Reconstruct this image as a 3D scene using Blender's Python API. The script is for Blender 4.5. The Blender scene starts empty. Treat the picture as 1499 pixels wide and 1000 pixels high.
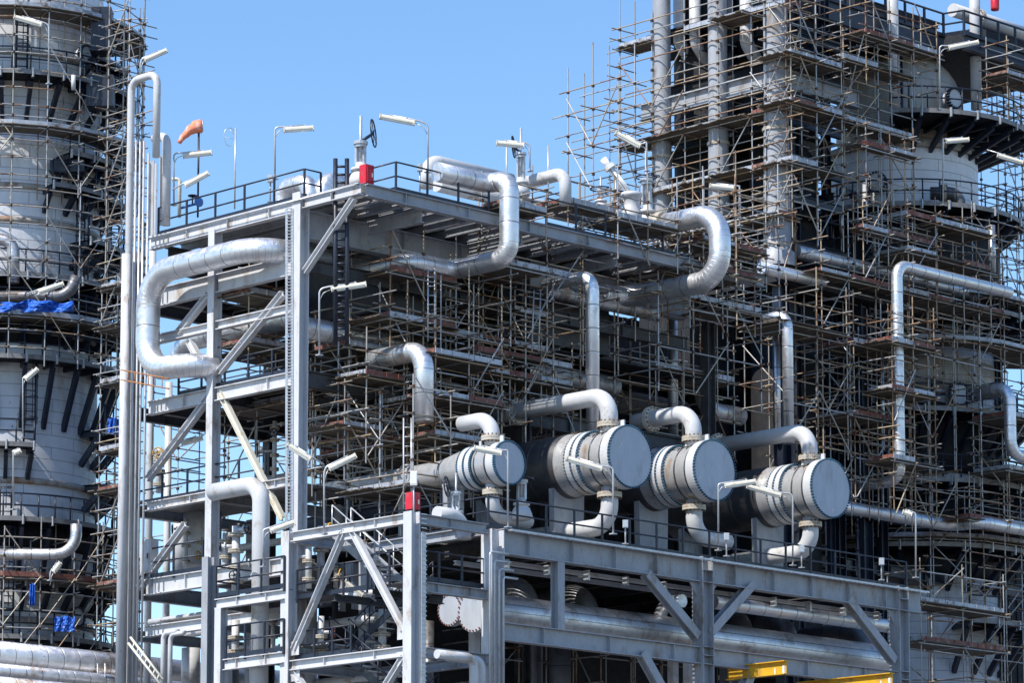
import bpy, math, random
from mathutils import Vector, Matrix
random.seed(7)
SC = bpy.context.scene
COL = SC.collection
PI = math.pi
V3 = Vector
# ------------------------------------------------------------------ camera model (metres; photograph measured at 1499 px width)
FPX = 5376.0; PITCH = math.atan(.14); AZ = math.radians(45.4); DIST = 125.0
FW = V3((math.cos(AZ), math.sin(AZ), 0)); RT = V3((math.sin(AZ), -math.cos(AZ), 0)); ZZ = V3((0, 0, 1))
CF = FW*math.cos(PITCH)+ZZ*math.sin(PITCH); CU = -FW*math.sin(PITCH)+ZZ*math.cos(PITCH)
CAM = -DIST*FW+3.45*RT+V3((0, 0, 1.7)); SHIFT = 1100-FPX*.14
def ray(px, py): return FPX*CF+(px-750)*RT+(500+SHIFT-py)*CU
def on(ax, val, px, py):
    r = ray(px, py)
    if ax == 'w':
        n = FW; t = (val+DIST)/r.dot(n)
        return CAM+r*t
    i = 'xyz'.index(ax); return CAM+r*((val-CAM[i])/r[i])
def along(q, ax, px=None, py=None):
    e = V3((0, 0, 0)); e['xyz'.index(ax)] = 1; d = q-CAM
    m, w = (px-750, RT) if px is not None else (500+SHIFT-py, CU)
    return q+e*((m*d.dot(CF)-FPX*d.dot(w))/(FPX*e.dot(w)-m*e.dot(CF)))
def path(st, *mv):
    """world polyline: a start point, then runs along x, y or z that end at an image column (x, y) or row (z), or after +-metres"""
    p = on(*st) if isinstance(st, tuple) else V3(st)
    out = [p]
    for m in mv:
        if m[1] in '+-':
            e = V3((0, 0, 0)); e['xyz'.index(m[0])] = float(m[1:]); p = p+e
        elif m[0] == 'z': p = along(p, 'z', py=float(m[1:]))
        else: p = along(p, m[0], px=float(m[1:]))
        out.append(p)
    return out
# ------------------------------------------------------------------ materials
def mat(name, col, rough=.5, metal=0., wear=None, wamt=.5, wscale=1.5, vary=.15, seam=0., bump=0., brick=None, rnd=None, stretch=(1, 1, 1)):
    m = bpy.data.materials.new(name); m.use_nodes = True
    nt = m.node_tree; N = nt.nodes; L = nt.links
    b = N['Principled BSDF']; b.inputs['Roughness'].default_value = rough; b.inputs['Metallic'].default_value = metal
    geo = N.new('ShaderNodeNewGeometry'); mp = N.new('ShaderNodeMapping'); mp.inputs['Scale'].default_value = stretch
    L.new(geo.outputs['Position'], mp.inputs['Vector'])
    def noise(sc, det=5, ro=.6):
        n = N.new('ShaderNodeTexNoise'); n.inputs['Scale'].default_value = sc; n.inputs['Detail'].default_value = det
        n.inputs['Roughness'].default_value = ro; L.new(mp.outputs[0], n.inputs['Vector']); return n.outputs['Fac']
    def ramp(fac, a, bb, ca=(0, 0, 0, 1), cb=(1, 1, 1, 1)):
        r = N.new('ShaderNodeValToRGB'); r.color_ramp.elements[0].position = a; r.color_ramp.elements[1].position = bb
        r.color_ramp.elements[0].color = ca; r.color_ramp.elements[1].color = cb; L.new(fac, r.inputs[0]); return r.outputs[0]
    def mix(fac, c1, c2, mode='MIX'):
        x = N.new('ShaderNodeMix'); x.data_type = 'RGBA'; x.blend_type = mode
        for s, v in ((0, fac), (6, c1), (7, c2)):
            if hasattr(v, 'links'): L.new(v, x.inputs[s])
            else: x.inputs[s].default_value = v
        return x.outputs[2]
    c4 = lambda c: (c[0], c[1], c[2], 1)
    lo = tuple(max(0, x*(1-vary)) for x in col); hi = tuple(min(1, x*(1+vary)) for x in col)
    base = ramp(noise(2.3, 6, .65), .3, .7, c4(lo), c4(hi))
    if rnd:                                   # each tube its own shade: galvanised to rusty
        oi = N.new('ShaderNodeObjectInfo')
        r = N.new('ShaderNodeValToRGB'); r.color_ramp.interpolation = 'LINEAR'
        els = r.color_ramp.elements
        els[0].position = 0; els[0].color = c4(rnd[0]); els[1].position = 1; els[1].color = c4(rnd[-1])
        for i, c in enumerate(rnd[1:-1]): e = els.new((i+1)/(len(rnd)-1)); e.color = c4(c)
        L.new(oi.outputs['Random'], r.inputs[0]); base = mix(.8, base, r.outputs[0])
    if wear: base = mix(ramp(noise(wscale, 8, .7), .62-wamt*.3, .70-wamt*.15), base, c4(wear))
    if wear:                                  # fine chips and spots besides the broad stains
        base = mix(ramp(noise(wscale*6+3, 6, .75), .66-wamt*.12, .70-wamt*.08), base, mix(.55, c4(wear), (.05, .035, .03, 1)))
    hgt = None
    if seam or brick:
        uv = N.new('ShaderNodeUVMap')
    if seam:
        sp = N.new('ShaderNodeSeparateXYZ'); L.new(uv.outputs[0], sp.inputs[0])
        f = N.new('ShaderNodeMath'); f.operation = 'PINGPONG'; f.inputs[1].default_value = seam/2; L.new(sp.outputs[0], f.inputs[0])
        k = ramp(f.outputs[0], .012, .03); base = mix(k, mix(.62, base, (0.02, 0.02, 0.025, 1)), base); hgt = k
    if brick:
        t = N.new('ShaderNodeTexBrick'); t.inputs['Scale'].default_value = 1; t.inputs['Brick Width'].default_value = brick[0]
        t.inputs['Row Height'].default_value = brick[1]; t.inputs['Mortar Size'].default_value = .018; t.inputs['Mortar Smooth'].default_value = .3
        L.new(uv.outputs[0], t.inputs['Vector'])
        base = mix(t.outputs['Fac'], base, mix(.6, base, (.07, .05, .045, 1)))
        iv = N.new('ShaderNodeMath'); iv.operation = 'SUBTRACT'; iv.inputs[0].default_value = 1; L.new(t.outputs['Fac'], iv.inputs[1]); hgt = iv.outputs[0]
    L.new(base, b.inputs['Base Color'])
    rr = ramp(noise(5, 4), .3, .75, (max(.05, rough-.1),)*3+(1,), (min(1, rough+.14),)*3+(1,)); L.new(rr, b.inputs['Roughness'])
    bp = N.new('ShaderNodeBump'); bp.inputs['Strength'].default_value = .35 if hgt else bump; bp.inputs['Distance'].default_value = .02
    if hgt is not None and seam:
        a = N.new('ShaderNodeMath'); a.operation = 'MULTIPLY_ADD'; a.inputs[1].default_value = .9; L.new(noise(2.6, 3), a.inputs[0]); L.new(hgt, a.inputs[2]); hgt = a.outputs[0]
    if hgt is not None: L.new(hgt, bp.inputs['Height']); L.new(bp.outputs[0], b.inputs['Normal'])
    elif bump: L.new(noise(6, 4), bp.inputs['Height']); L.new(bp.outputs[0], b.inputs['Normal'])
    return m
RUST = (.16, .06, .025)
M = {
 'steel': mat('grey_painted_steel', (.30, .315, .345), .5, 0, (.19, .155, .13), .28, 1.0, .13, stretch=(1, 1, .45)),
 'steelw': mat('pale_and_sunlit_steel', (.52, .525, .545), .45, 0, (.31, .25, .20), .24, 1.1, .1, stretch=(1, 1, .4)),  # paler copy of the grey steel; sunlight on left faces is in the colour
 'cream': mat('cream_and_sunlit_paint', (.60, .58, .50), .55, 0, (.4, .33, .2), .2, 1.4, .1),  # cream of real posts, and sunlight painted on one brace
 'dsteel': mat('shaded_inner_steel', (.055, .056, .062), .65, 0, (.03, .025, .025), .3, .8, .2),  # steel darkened for the inside; its shade is put into the colour
 'dark': mat('dark_steel_and_shade', (.008, .009, .013), .8, 0, (.03, .022, .016), .2, .9, .25),  # near black; deep shade of the inside is put into this colour too
 'navy': mat('navy_paint', (.010, .015, .030), .42, 0, (.03, .03, .035), .2, 2.0, .2),
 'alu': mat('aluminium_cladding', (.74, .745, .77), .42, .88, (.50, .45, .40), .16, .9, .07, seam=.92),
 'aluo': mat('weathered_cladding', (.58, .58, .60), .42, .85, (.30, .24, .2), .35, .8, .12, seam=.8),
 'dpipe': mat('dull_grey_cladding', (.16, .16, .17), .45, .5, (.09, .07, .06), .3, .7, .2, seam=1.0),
 'pipew': mat('pale_grey_pipe_paint', (.52, .525, .54), .4, 0, (.34, .30, .26), .22, 1.1, .06),
 'vessel': mat('vessel_grey_paint', (.40, .40, .405), .30, .25, (.30, .20, .12), .26, 1.1, .12, stretch=(1, 1, .5)),
 'vdark': mat('vessel_shell_charcoal', (.055, .056, .062), .42, .2, (.05, .04, .04), .3, .6, .25),
 'cover': mat('cover_grey_paint', (.39, .425, .48), .45, 0, (.30, .32, .35), .18, 1.6, .09, stretch=(1, 1, .3)),
 'bolt': mat('blue_coated_bolts', (.014, .085, .15), .4, .2),
 'flange': mat('rusty_flange_paint', (.45, .41, .34), .55, 0, (.2, .1, .05), .3, 5, .15),
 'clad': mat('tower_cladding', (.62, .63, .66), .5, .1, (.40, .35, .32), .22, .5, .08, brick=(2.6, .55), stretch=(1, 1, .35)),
 'cladr': mat('shaded_tower_cladding', (.46, .47, .50), .5, .1, (.33, .27, .23), .3, .5, .12, brick=(2.6, .55), stretch=(1, 1, .35)),  # darker copy of the cladding, the tower's shade put into its colour
 'cladb': mat('beige_tower_cladding', (.36, .33, .29), .6, 0, (.24, .16, .10), .35, .6, .12, brick=(1.3, 1.6), stretch=(1, 1, .3)),
 'band': mat('stained_band', (.38, .35, .31), .6, .1, (.25, .13, .07), .45, 1.2, .15, stretch=(1, 1, .4)),
 'tube': mat('scaffold_tube', (.30, .30, .30), .5, .35, (.17, .08, .04), .30, .9, .2, rnd=[(.50, .51, .53), (.40, .41, .43), (.30, .30, .30), (.44, .40, .34), (.33, .27, .21)]),
 'rtube': mat('rusty_scaffold_tube', (.24, .15, .09), .65, .1, RUST, .5, .9, .3, rnd=[(.50, .43, .31), (.36, .26, .16), (.46, .40, .31), (.24, .13, .07)]),
 'coupler': mat('scaffold_coupler', (.09, .065, .05), .6, .3, RUST, .4, 3, .3),
 'plank': mat('weathered_planks', (.12, .10, .08), .8, 0, (.09, .07, .05), .35, 1.1, .3, bump=.2),
 'toe': mat('galvanised_toe_board', (.40, .42, .46), .5, .3, (.12, .08, .06), .32, 2.6, .2),
 'rtoe': mat('rusted_toe_board', (.17, .06, .045), .7, 0, (.3, .24, .2), .3, 2.5, .3),
 'yellow': mat('yellow_paint', (.64, .36, .02), .5, 0, (.36, .22, .06), .35, 2, .08),
 'red': mat('red_paint', (.55, .01, .03), .45, 0, (.42, .07, .07), .35, 2, .12),
 'lampb': mat('cream_lamp_housing', (.66, .62, .52), .45, 0, (.4, .35, .28), .2, 3, .08),
 'lampd': mat('milky_diffuser', (.78, .77, .70), .25),
 'sock': mat('orange_windsock_cloth', (.86, .25, .14), .8, 0, (.9, .55, .45), .35, 3, .1),
 'tarp': mat('blue_tarpaulin', (.02, .11, .48), .45, 0, (.08, .25, .7), .35, 4, .3, bump=.6),
 'galv': mat('galvanised_steel', (.50, .51, .53), .42, .5, (.36, .35, .34), .2, 3, .1),
 'grate': mat('grey_grating', (.20, .20, .205), .6, .2, (.12, .1, .08), .3, 1.5, .2),
 'orange': mat('orange_ladder_paint', (.38, .15, .045), .6, 0, RUST, .3, 4, .2),
 'white': mat('white_enamel', (.75, .75, .74), .4, 0, None, 0, 1, .05),
 'blue': mat('blue_valve_paint', (.04, .14, .42), .4),
 'rbolt': mat('red_brown_bolts', (.15, .04, .03), .6),
 'ground': mat('concrete_yard', (.115, .115, .12), .85, 0, (.08, .08, .085), .4, .15, .2),
}
# ------------------------------------------------------------------ mesh builder
class MB:
    def __init__(s): s.v = []; s.f = []; s.u = []; s.s = []
    def add(s, vs, fs, us=None, smooth=False):
        o = len(s.v); s.v += [tuple(v) for v in vs]
        for i, f in enumerate(fs):
            s.f.append([o+k for k in f]); s.u.append(us[i] if us else None); s.s.append(smooth)
    def mesh(s, name, m):
        me = bpy.data.meshes.new(name); me.from_pydata(s.v, [], s.f)
        if any(u is not None for u in s.u):
            l = me.uv_layers.new(name='UVMap'); d = []
            for f, u in zip(s.f, s.u):
                for k in range(len(f)): d += u[k] if u else (0.3, 0.3)
            l.data.foreach_set('uv', d)
        me.polygons.foreach_set('use_smooth', s.s)
        me.materials.append(M[m]); me.update(); return me
    def build(s, name, m, parent=None, kind=None):
        o = bpy.data.objects.new(name, s.mesh(name, m)); COL.objects.link(o)
        if parent is not None: attach(o, parent)
        if kind: o['kind'] = kind
        return o
    # oriented box: axis p0->p1, half sizes a (along side) and b (along up)
    def bar(s, p0, p1, a, b, up=ZZ, ca=0., cb=0.):
        p0 = V3(p0); p1 = V3(p1); d = (p1-p0).normalized()
        if abs(d.dot(up)) > .98: up = V3((1, 0, 0))
        sd = d.cross(up).normalized(); u2 = sd.cross(d)
        vs = [p+sd*(ca+i*a)+u2*(cb+j*b) for p in (p0, p1) for i, j in ((-1, -1), (1, -1), (1, 1), (-1, 1))]
        s.add(vs, [(3, 2, 1, 0), (4, 5, 6, 7), (0, 1, 5, 4), (1, 2, 6, 5), (2, 3, 7, 6), (3, 0, 4, 7)])
    def box(s, x0, x1, y0, y1, z0, z1):
        s.bar(((x0+x1)/2, y0, (z0+z1)/2), ((x0+x1)/2, y1, (z0+z1)/2), (x1-x0)/2, (z1-z0)/2)
    def ibeam(s, p0, p1, h, b, up=ZZ, tw=.03, tf=.035, stiff=0):
        p0 = V3(p0); p1 = V3(p1)
        s.bar(p0, p1, b/2, tf/2, up, 0, h/2-tf/2); s.bar(p0, p1, b/2, tf/2, up, 0, -h/2+tf/2)
        s.bar(p0, p1, tw/2, h/2-tf-.001, up)
        if stiff:
            L = (p1-p0).length; d = (p1-p0)/L
            for i in range(1, int(L/stiff)+1):
                q = p0+d*(i*stiff-.4*stiff)
                s.bar(q-d*.012, q+d*.012, b/2-.02, h/2-tf-.002, up)
    def tube(s, pts, r, n=8, caps=True, us=None, closed=False):
        pts = [V3(p) for p in pts]; m = len(pts)
        rs = r if isinstance(r, (list, tuple)) else [r]*m
        if us is None:
            us = [0.]
            for i in range(1, m): us.append(us[-1]+(pts[i]-pts[i-1]).length)
        tans = [((pts[min(i+1, m-1)]-pts[max(i-1, 0)]) if not closed else (pts[(i+1) % m]-pts[(i-1) % m])).normalized() for i in range(m)]
        t0 = tans[0]; nn = t0.cross(ZZ) if abs(t0.z) < .9 else t0.cross(V3((1, 0, 0)))
        nn.normalize(); vs = []
        for i in range(m):
            t = tans[i]; nn = (nn-t*nn.dot(t)).normalized(); b = t.cross(nn)
            vs += [pts[i]+(nn*math.cos(2*PI*k/n)+b*math.sin(2*PI*k/n))*rs[i] for k in range(n)]
        fs = []; uv = []
        for i in range(m if closed else m-1):
            j = (i+1) % m
            for k in range(n):
                l = (k+1) % n
                fs.append((i*n+k, i*n+l, j*n+l, j*n+k)); uv.append([(us[i], k/n), (us[i], (k+1)/n), (us[j], (k+1)/n), (us[j], k/n)])
        s.add(vs, fs, uv, True)
        if caps and not closed:
            o = len(s.v)-len(vs)
            s.f.append([o+k for k in range(n)][::-1]); s.u.append(None); s.s.append(False)
            s.f.append([o+(m-1)*n+k for k in range(n)]); s.u.append(None); s.s.append(False)
    def lathe(s, c, d, prof, n=48, a0=0., a1=2*PI, smooth=True, R=None):
        """prof: (radius, distance along d) pairs; u runs round in metres, v along the axis"""
        c = V3(c); d = V3(d).normalized()
        e1 = (V3((1, 0, 0)) if abs(d.z) > .9 else d.cross(ZZ)).normalized(); e2 = d.cross(e1)
        full = abs(a1-a0-2*PI) < 1e-6; cols = n if full else n+1
        R = R or max(p[0] for p in prof)
        vs = []
        for r, z in prof:
            for k in range(cols):
                a = a0+(a1-a0)*k/n; vs.append(c+d*z+(e1*math.cos(a)+e2*math.sin(a))*r)
        fs = []; uv = []
        for i in range(len(prof)-1):
            for k in range(n):
                l = (k+1) % cols if full else k+1
                fs.append((i*cols+k, i*cols+l, (i+1)*cols+l, (i+1)*cols+k))
                ua = (a0+(a1-a0)*k/n)*R; ub = (a0+(a1-a0)*(k+1)/n)*R
                uv.append([(ua, prof[i][1]), (ub, prof[i][1]), (ub, prof[i+1][1]), (ua, prof[i+1][1])])
        s.add(vs, fs, uv, smooth)
    def disc(s, c, d, r, t, n=40):
        s.lathe(c, d, [(0, -t/2), (r, -t/2), (r, t/2), (0, t/2)], n, smooth=False)
def attach(o, parent):
    o.parent = parent
    loc = parent.location if parent.parent is None else V3((0, 0, 0))
    if parent.parent is not None: loc = parent.matrix_basis.translation
    o.matrix_parent_inverse = Matrix.Translation(-loc) if parent.parent is None else Matrix.Identity(4)
def tag(o, label=None, cat=None, group=None, kind=None):
    for k, v in (('label', label), ('category', cat), ('group', group), ('kind', kind)):
        if v: o[k] = v
    return o
def thing(name, label, cat, loc=(0, 0, 0), group=None):
    o = bpy.data.objects.new(name, None); o.empty_display_size = .3; o.location = loc; COL.objects.link(o)
    return tag(o, label, cat, group)
def inst(name, me, parent, mtx):
    o = bpy.data.objects.new(name, me); COL.objects.link(o); attach(o, parent); o.matrix_basis = mtx; return o
_tm = {}
def tubemesh(m, n=6):
    if (m, n) not in _tm:
        b = MB(); b.tube([(0, 0, 0), (0, 0, 1)], 1, n); _tm[(m, n)] = b.mesh('tube_mesh', m)
    return _tm[(m, n)]
def stick(name, p0, p1, r, m, parent, n=6):
    p0 = V3(p0); d = V3(p1)-p0; L = d.length
    q = d.to_track_quat('Z', 'Y').to_matrix().to_4x4()
    return inst(name, tubemesh(m, n), parent, Matrix.Translation(p0) @ q @ Matrix.Diagonal((r, r, L, 1)))
# ------------------------------------------------------------------ pipes
def fillet(pts, R, seg=9):
    out = [(pts[0], 1.)]
    for i in range(1, len(pts)-1):
        a, p, b = pts[i-1], pts[i], pts[i+1]
        d1 = (a-p).normalized(); d2 = (b-p).normalized()
        ang = d1.angle(d2)
        if ang > PI-.02: out.append((p, 1.)); continue
        t = min(R/math.tan(ang/2), (a-p).length*.49 if i > 1 else (a-p).length*.98, (b-p).length*.49 if i < len(pts)-2 else (b-p).length*.98)
        rr = t*math.tan(ang/2); bis = (d1+d2).normalized(); c = p+bis*(rr/math.sin(ang/2))
        s = p+d1*t-c; e = p+d2*t-c; tot = PI-ang
        ax = s.cross(e).normalized()
        for k in range(seg+1): out.append((c+Matrix.Rotation(tot*k/seg, 3, ax) @ s, 5. if k else 1.))
    out.append((pts[-1], 1.)); return out
def pipe(label, pts, r, m='alu', bend=None, flanges=(), cat='pipe', group=None, parent=None, name='pipe', caps=True, n=20, dense=True):
    f = fillet([V3(p) for p in pts], bend if bend else r*2.6)
    P = [f[0][0]]; U = [random.random()]
    for (q, k) in f[1:]:
        if (q-P[-1]).length < 1e-4: continue
        U.append(U[-1]+(q-P[-1]).length*(k if dense else 1)); P.append(q)
    b = MB(); b.tube(P, r, n, caps, U)
    o = b.build(name, m, parent)
    if parent is None: tag(o, label, cat, group)
    for fl in flanges: flange(o, *fl)
    return o
def flange(parent, p, d, r, m='flange', t=.09, bolts=16, bm='coupler'):
    p = V3(p); d = V3(d).normalized(); b = MB()
    b.disc(p-d*t*.55, d, r, t, 28); b.disc(p+d*t*.55, d, r, t, 28)
    e1 = d.cross(ZZ).normalized() if abs(d.z) < .9 else V3((1, 0, 0)); e2 = d.cross(e1)
    o = b.build('flange', m, parent); c = MB()
    for k in range(bolts):
        a = 2*PI*k/bolts; q = p+(e1*math.cos(a)+e2*math.sin(a))*r*.9
        c.tube([q-d*t*1.7, q+d*t*1.7], .03, 6)
    cb = c.build('bolts', bm, o); return o
# ------------------------------------------------------------------ railings, ladders
def railing(pts, parent, h=1.1, step=1.5, m='navy', toe=True, rr=.033):
    pts = [V3(p) for p in pts]; b = MB()
    for hh in (h, h*.52):
        b.tube([p+ZZ*hh for p in pts], rr, 6)
    o = MB()
    if toe:
        for a, c in zip(pts, pts[1:]): b.bar(a+ZZ*.09, c+ZZ*.09, .01, .08)
    ro = b.build('railing', m, parent)
    for a, c in zip(pts, pts[1:]):
        n = max(1, round((c-a).length/step))
        for k in range(n): stick('post', a+(c-a)*k/n-ZZ*.12, a+(c-a)*k/n+ZZ*h, rr*1.45, m, parent_sub(ro, parent))
    stick('post', pts[-1]-ZZ*.12, pts[-1]+ZZ*h, rr*1.45, m, parent_sub(ro, parent))
    return ro
def parent_sub(part, thing_): return part
def ladder(p0, p1, side, w, parent=None, m='galv', r=.03, step=.3, label=None, name='ladder', cage=False):
    p0 = V3(p0); p1 = V3(p1); side = V3(side).normalized()*w/2; b = MB()
    b.tube([p0-side, p1-side], r, 6); b.tube([p0+side, p1+side], r, 6)
    n = int((p1-p0).length/step)
    for k in range(1, n): q = p0+(p1-p0)*k/n; b.tube([q-side, q+side], r*.6, 5)
    if cage:
        out = side.cross(p1-p0).normalized()
        if out.dot(FW) > 0: out = -out
        for k in range(4, n, 3):
            q = p0+(p1-p0)*k/n
            b.tube([q+side.normalized()*w*.7*math.cos(a)+out*w*.9*math.sin(a) for a in [PI*i/8 for i in range(9)]], r*.6, 5)
        for a in (PI*.25, PI*.5, PI*.75):
            off = side.normalized()*w*.7*math.cos(a)+out*w*.9*math.sin(a); b.tube([p0+(p1-p0)*.25+off, p1+off], r*.5, 5)
    o = b.build(name, m, parent)
    if parent is None: tag(o, label, 'ladder')
    return o
# ------------------------------------------------------------------ scaffolds
def planks(mb, x0, x1, y0, y1, z, rng, ang=0):
    """scaffold boards lying along x (butted rows across y), uneven ends"""
    y = y0
    while y < y1-.05:
        w = .225; x = x0-rng.uniform(0, .2)
        while x < x1-.1:
            L = min(rng.choice([2.4, 3.0, 3.9]), x1+rng.uniform(.02, .25)-x)
            if L > .3: mb.bar((x, y+w/2, z+rng.uniform(0, .012)), (x+L-.02, y+w/2, z+rng.uniform(0, .012)), w/2-.006, .019)
            x += L
        y += w
def scaffold(label, c, left, right, decks, top, bottom, y0=5., bay=1.75, deep=None, rusty=.35, brace=.5, seed=1, guard=True, toe=None, over=.5, inner=True, pl=True, name='scaffold', lift=1.0):
    """box scaffold. c: image column of its near corner; left/right: image columns its two near faces reach; decks: rows of the decks at that corner"""
    rng = random.Random(seed); rusty *= .85
    d0 = decks[0] if decks else (top+bottom)/2
    p = on('y', y0, c, d0); x0 = p.x
    y1 = along(p, 'y', px=left).y; x1 = along(p, 'x', px=right).x
    if deep: x1 = max(x1, x0+deep); y1 = max(y1, y0+deep)
    zs = [on('y', y0, c, d).z for d in decks]; zt = on('y', y0, c, top).z; zb = on('y', y0, c, bottom).z
    nx = max(1, round((x1-x0)/bay)); ny = max(1, round((y1-y0)/bay))
    xs = [x0+(x1-x0)*i/nx for i in range(nx+1)]; ys = [y0+(y1-y0)*i/ny for i in range(ny+1)]
    root = thing(name, label, 'scaffold', (x0, y0, zb), 'tube and coupler scaffolds around the plant')
    R = .029; cp = MB(); nc = [0]
    def tm(): return 'rtube' if rng.random() < rusty else 'tube'
    def coup(q):
        cp.bar(q-ZZ*.055, q+ZZ*.055, .05, .05); nc[0] += 1
    levels = set(zs)
    for z in zs: 
        if guard: levels |= {z+.5, z+1.0}
    z = zb+.5
    while z < zt:
        if all(abs(z-q) > .3 for q in levels): levels.add(z)
        z += lift
    levels = sorted(q for q in levels if zb <= q <= zt+.05)
    for i, x in enumerate(xs):
        for j, y in enumerate(ys):
            edge = i in (0, nx) or j in (0, ny)
            if not edge and (not inner or rng.random() < .35): continue
            a = zb-rng.uniform(0, over); b = zt+rng.uniform(-over*.6, over*1.2)
            stick('standard', (x, y, a), (x, y, b), R, tm(), root)
            if i == 0 or j == 0:
                for l in levels: coup(V3((x, y, l)))
    full = set(zs)
    for l in levels:
        isd = l in full
        g = any(abs(l-q-w_) < .01 for q in zs for w_ in (.5, 1.0))
        def runs(a):               # tubes come in lengths: whole runs, or two shorter ones that overlap
            n_ = len(a)-1; r_ = rng.random()
            if isd or n_ < 3 or r_ < .45: return [(a[0], a[-1])]
            k = rng.randint(1, n_-1)
            return [(a[0], a[k])] if r_ < .58 else [(a[k], a[-1])] if r_ < .7 else [(a[0], a[k]), (a[k]-.3, a[-1])]
        for j, y in enumerate(ys):
            if not isd and j not in (0, ny) and rng.random() < .8: continue
            if not isd and rng.random() < (.15 if g else .3): continue
            o = .06 if isd else -.06
            for a, e in runs(xs): stick('guard_rail' if g else 'ledger', (a-rng.uniform(.1, over), y-o, l), (e+rng.uniform(.1, over), y-o, l+rng.uniform(-.04, .04)), R, tm(), root)
        for i, x in enumerate(xs):
            if not isd and i not in (0, nx) and rng.random() < .8: continue
            if not isd and rng.random() < (.15 if g else .3): continue
            for a, e in runs(ys): stick('side_rail' if g else 'transom', (x-.06, a-rng.uniform(.1, over), l+.05), (x-.06, e+rng.uniform(.1, over), l+.05+rng.uniform(-.04, .04)), R, tm(), root)
    # braces on the two near faces
    lv = sorted(zs+[zb, zt]); zq = zb
    while zq < zt-1.2:
        zn = min(zq+2.0, zt)
        for i in range(nx):
            if rng.random() < brace*.6:
                k = (i+int(zq)) % 2; stick('brace', (xs[i+k], y0-.1, zq-.2), (xs[i+1-k], y0-.1, zn+.2), R, tm(), root)
        for j in range(ny):
            if rng.random() < brace*.6:
                k = (j+int(zq)) % 2; stick('brace', (x0-.1, ys[j+k], zq-.2), (x0-.1, ys[j+1-k], zn+.2), R, tm(), root)
        zq = zn
    for z in zs:
        if pl:
            b = MB()
            for i in range(nx):
                if nx > 2 and rng.random() < .14: continue
                for j in range(ny):
                    if ny > 2 and rng.random() < .14: continue
                    planks(b, xs[i]-.05-(rng.uniform(0, .5) if i == 0 else 0), xs[i+1]+.02, ys[j]-(.05 if j else rng.uniform(.05, .3)), ys[j+1]-.03, z+.09+.012*((i+j) % 2), rng)
            b.build('deck', 'plank', root)
            # board bearers under the deck
            t = toe or rng.choice(['toe', 'toe', 'rtoe', 'toe', 'toe'])
            sides = [((xs[i]-.09, y0-.09), (xs[i+1]-.11, y0-.09)) for i in range(nx)]+[((x0-.09, ys[j]-.06), (x0-.09, ys[j+1]-.08)) for j in range(ny)]
            for (a, e) in sides:
                if rng.random() < .2: continue
                b = MB(); A = V3((a[0], a[1], z+.21)); E = V3((e[0], e[1], z+.21)); b.bar(A, E, .018, .10)
                L = (E-A).length; d = (E-A)/L; sd = d.cross(ZZ)
                if sd.dot(FW) > 0: sd = -sd
                k = .3
                while k < L:
                    q = A+d*k+sd*.03; b.bar(q-d*.02, q+d*.02, .014, .105); k += rng.uniform(.55, .75)
                b.build('toe_board', t if rng.random() < .72 else ('rtoe' if t == 'toe' else 'toe'), root)
    if nc[0]: cp.build('coupler', 'coupler', root, 'stuff')
    return root
def ring_scaffold(label, ctr, r1, r2, a0, a1, zb, zt, decks, step=14., seed=3, rusty=.4, toe='toe', lift=.8, name='scaffold', brace=.4):
    rng = random.Random(seed); rusty *= .5; cx, cy = ctr
    root = thing(name, label, 'scaffold', (cx, cy, zb), 'tube and coupler scaffolds around the plant')
    n = max(1, round((a1-a0)/step)); A = [math.radians(a0+(a1-a0)*k/n) for k in range(n+1)]
    pt = lambda r, a, z: V3((cx+r*math.cos(a), cy+r*math.sin(a), z)); R = .028
    def tm(): return 'rtube' if rng.random() < rusty else 'tube'
    for a in A:
        stick('standard', pt(r2, a, zb-rng.uniform(0, .5)), pt(r2, a, zt+rng.uniform(-.5, .6)), R, tm(), root)
        if rng.random() < .6: stick('standard', pt(r1, a, zb-rng.uniform(0, .5)), pt(r1, a, zt+rng.uniform(-.5, .6)), R, tm(), root)
    lv = set(decks)
    for d in decks: lv |= {d+.5, d+1.0}
    z = zb+.4
    while z < zt:
        if all(abs(z-q) > .45 for q in lv): lv.add(z)
        z += lift
    cp = MB(); nc = 0
    for l in sorted(lv):
        if l > zt+.3: continue
        for a, b in zip(A, A[1:]):
            if l not in decks and rng.random() < .12: continue
            p = pt(r2, a, l); q = pt(r2, b, l); d = (q-p).normalized()
            stick('ledger', p-d*rng.uniform(.1, .5), q+d*rng.uniform(.1, .5), R, tm(), root)
            cp.bar(p-ZZ*.06, p+ZZ*.06, .05, .05); nc += 1
            if l in decks:
                p = pt(r1, a, l); q = pt(r1, b, l); stick('ledger', p, q, R, tm(), root)
        for a in A:
            if l in decks or rng.random() < .3: stick('transom', pt(r1-.2, a, l+.05), pt(r2+rng.uniform(.1, .6), a, l+.05), R, tm(), root)
    for a, b in zip(A, A[1:]):
        z = zb
        while z < zt-1.5:
            if rng.random() < brace:
                k = rng.random() < .5; stick('brace', pt(r2+.08, a if k else b, z), pt(r2+.08, b if k else a, min(z+2.2, zt)), R, tm(), root)
            z += 2.1
    for dz in decks:
        b = MB(); t = MB()
        for a, c in zip(A, A[1:]):
            r = r1
            while r < r2-.05:
                p = pt(r+.11, a, dz+.09+rng.uniform(0, .01)); q = pt(r+.11, c, dz+.09+rng.uniform(0, .01)); e = (q-p).normalized()*rng.uniform(-.02, .12)
                b.bar(p-e, q+e, .105, .019); r += .225
            p = pt(r2+.06, a, dz+.2); q = pt(r2+.06, c, dz+.2); t.bar(p, q, .018, .11)
        b.build('deck', 'plank', root); t.build('toe_board', toe, root)
    if nc: cp.build('coupler', 'coupler', root, 'stuff')
    return root
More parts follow.
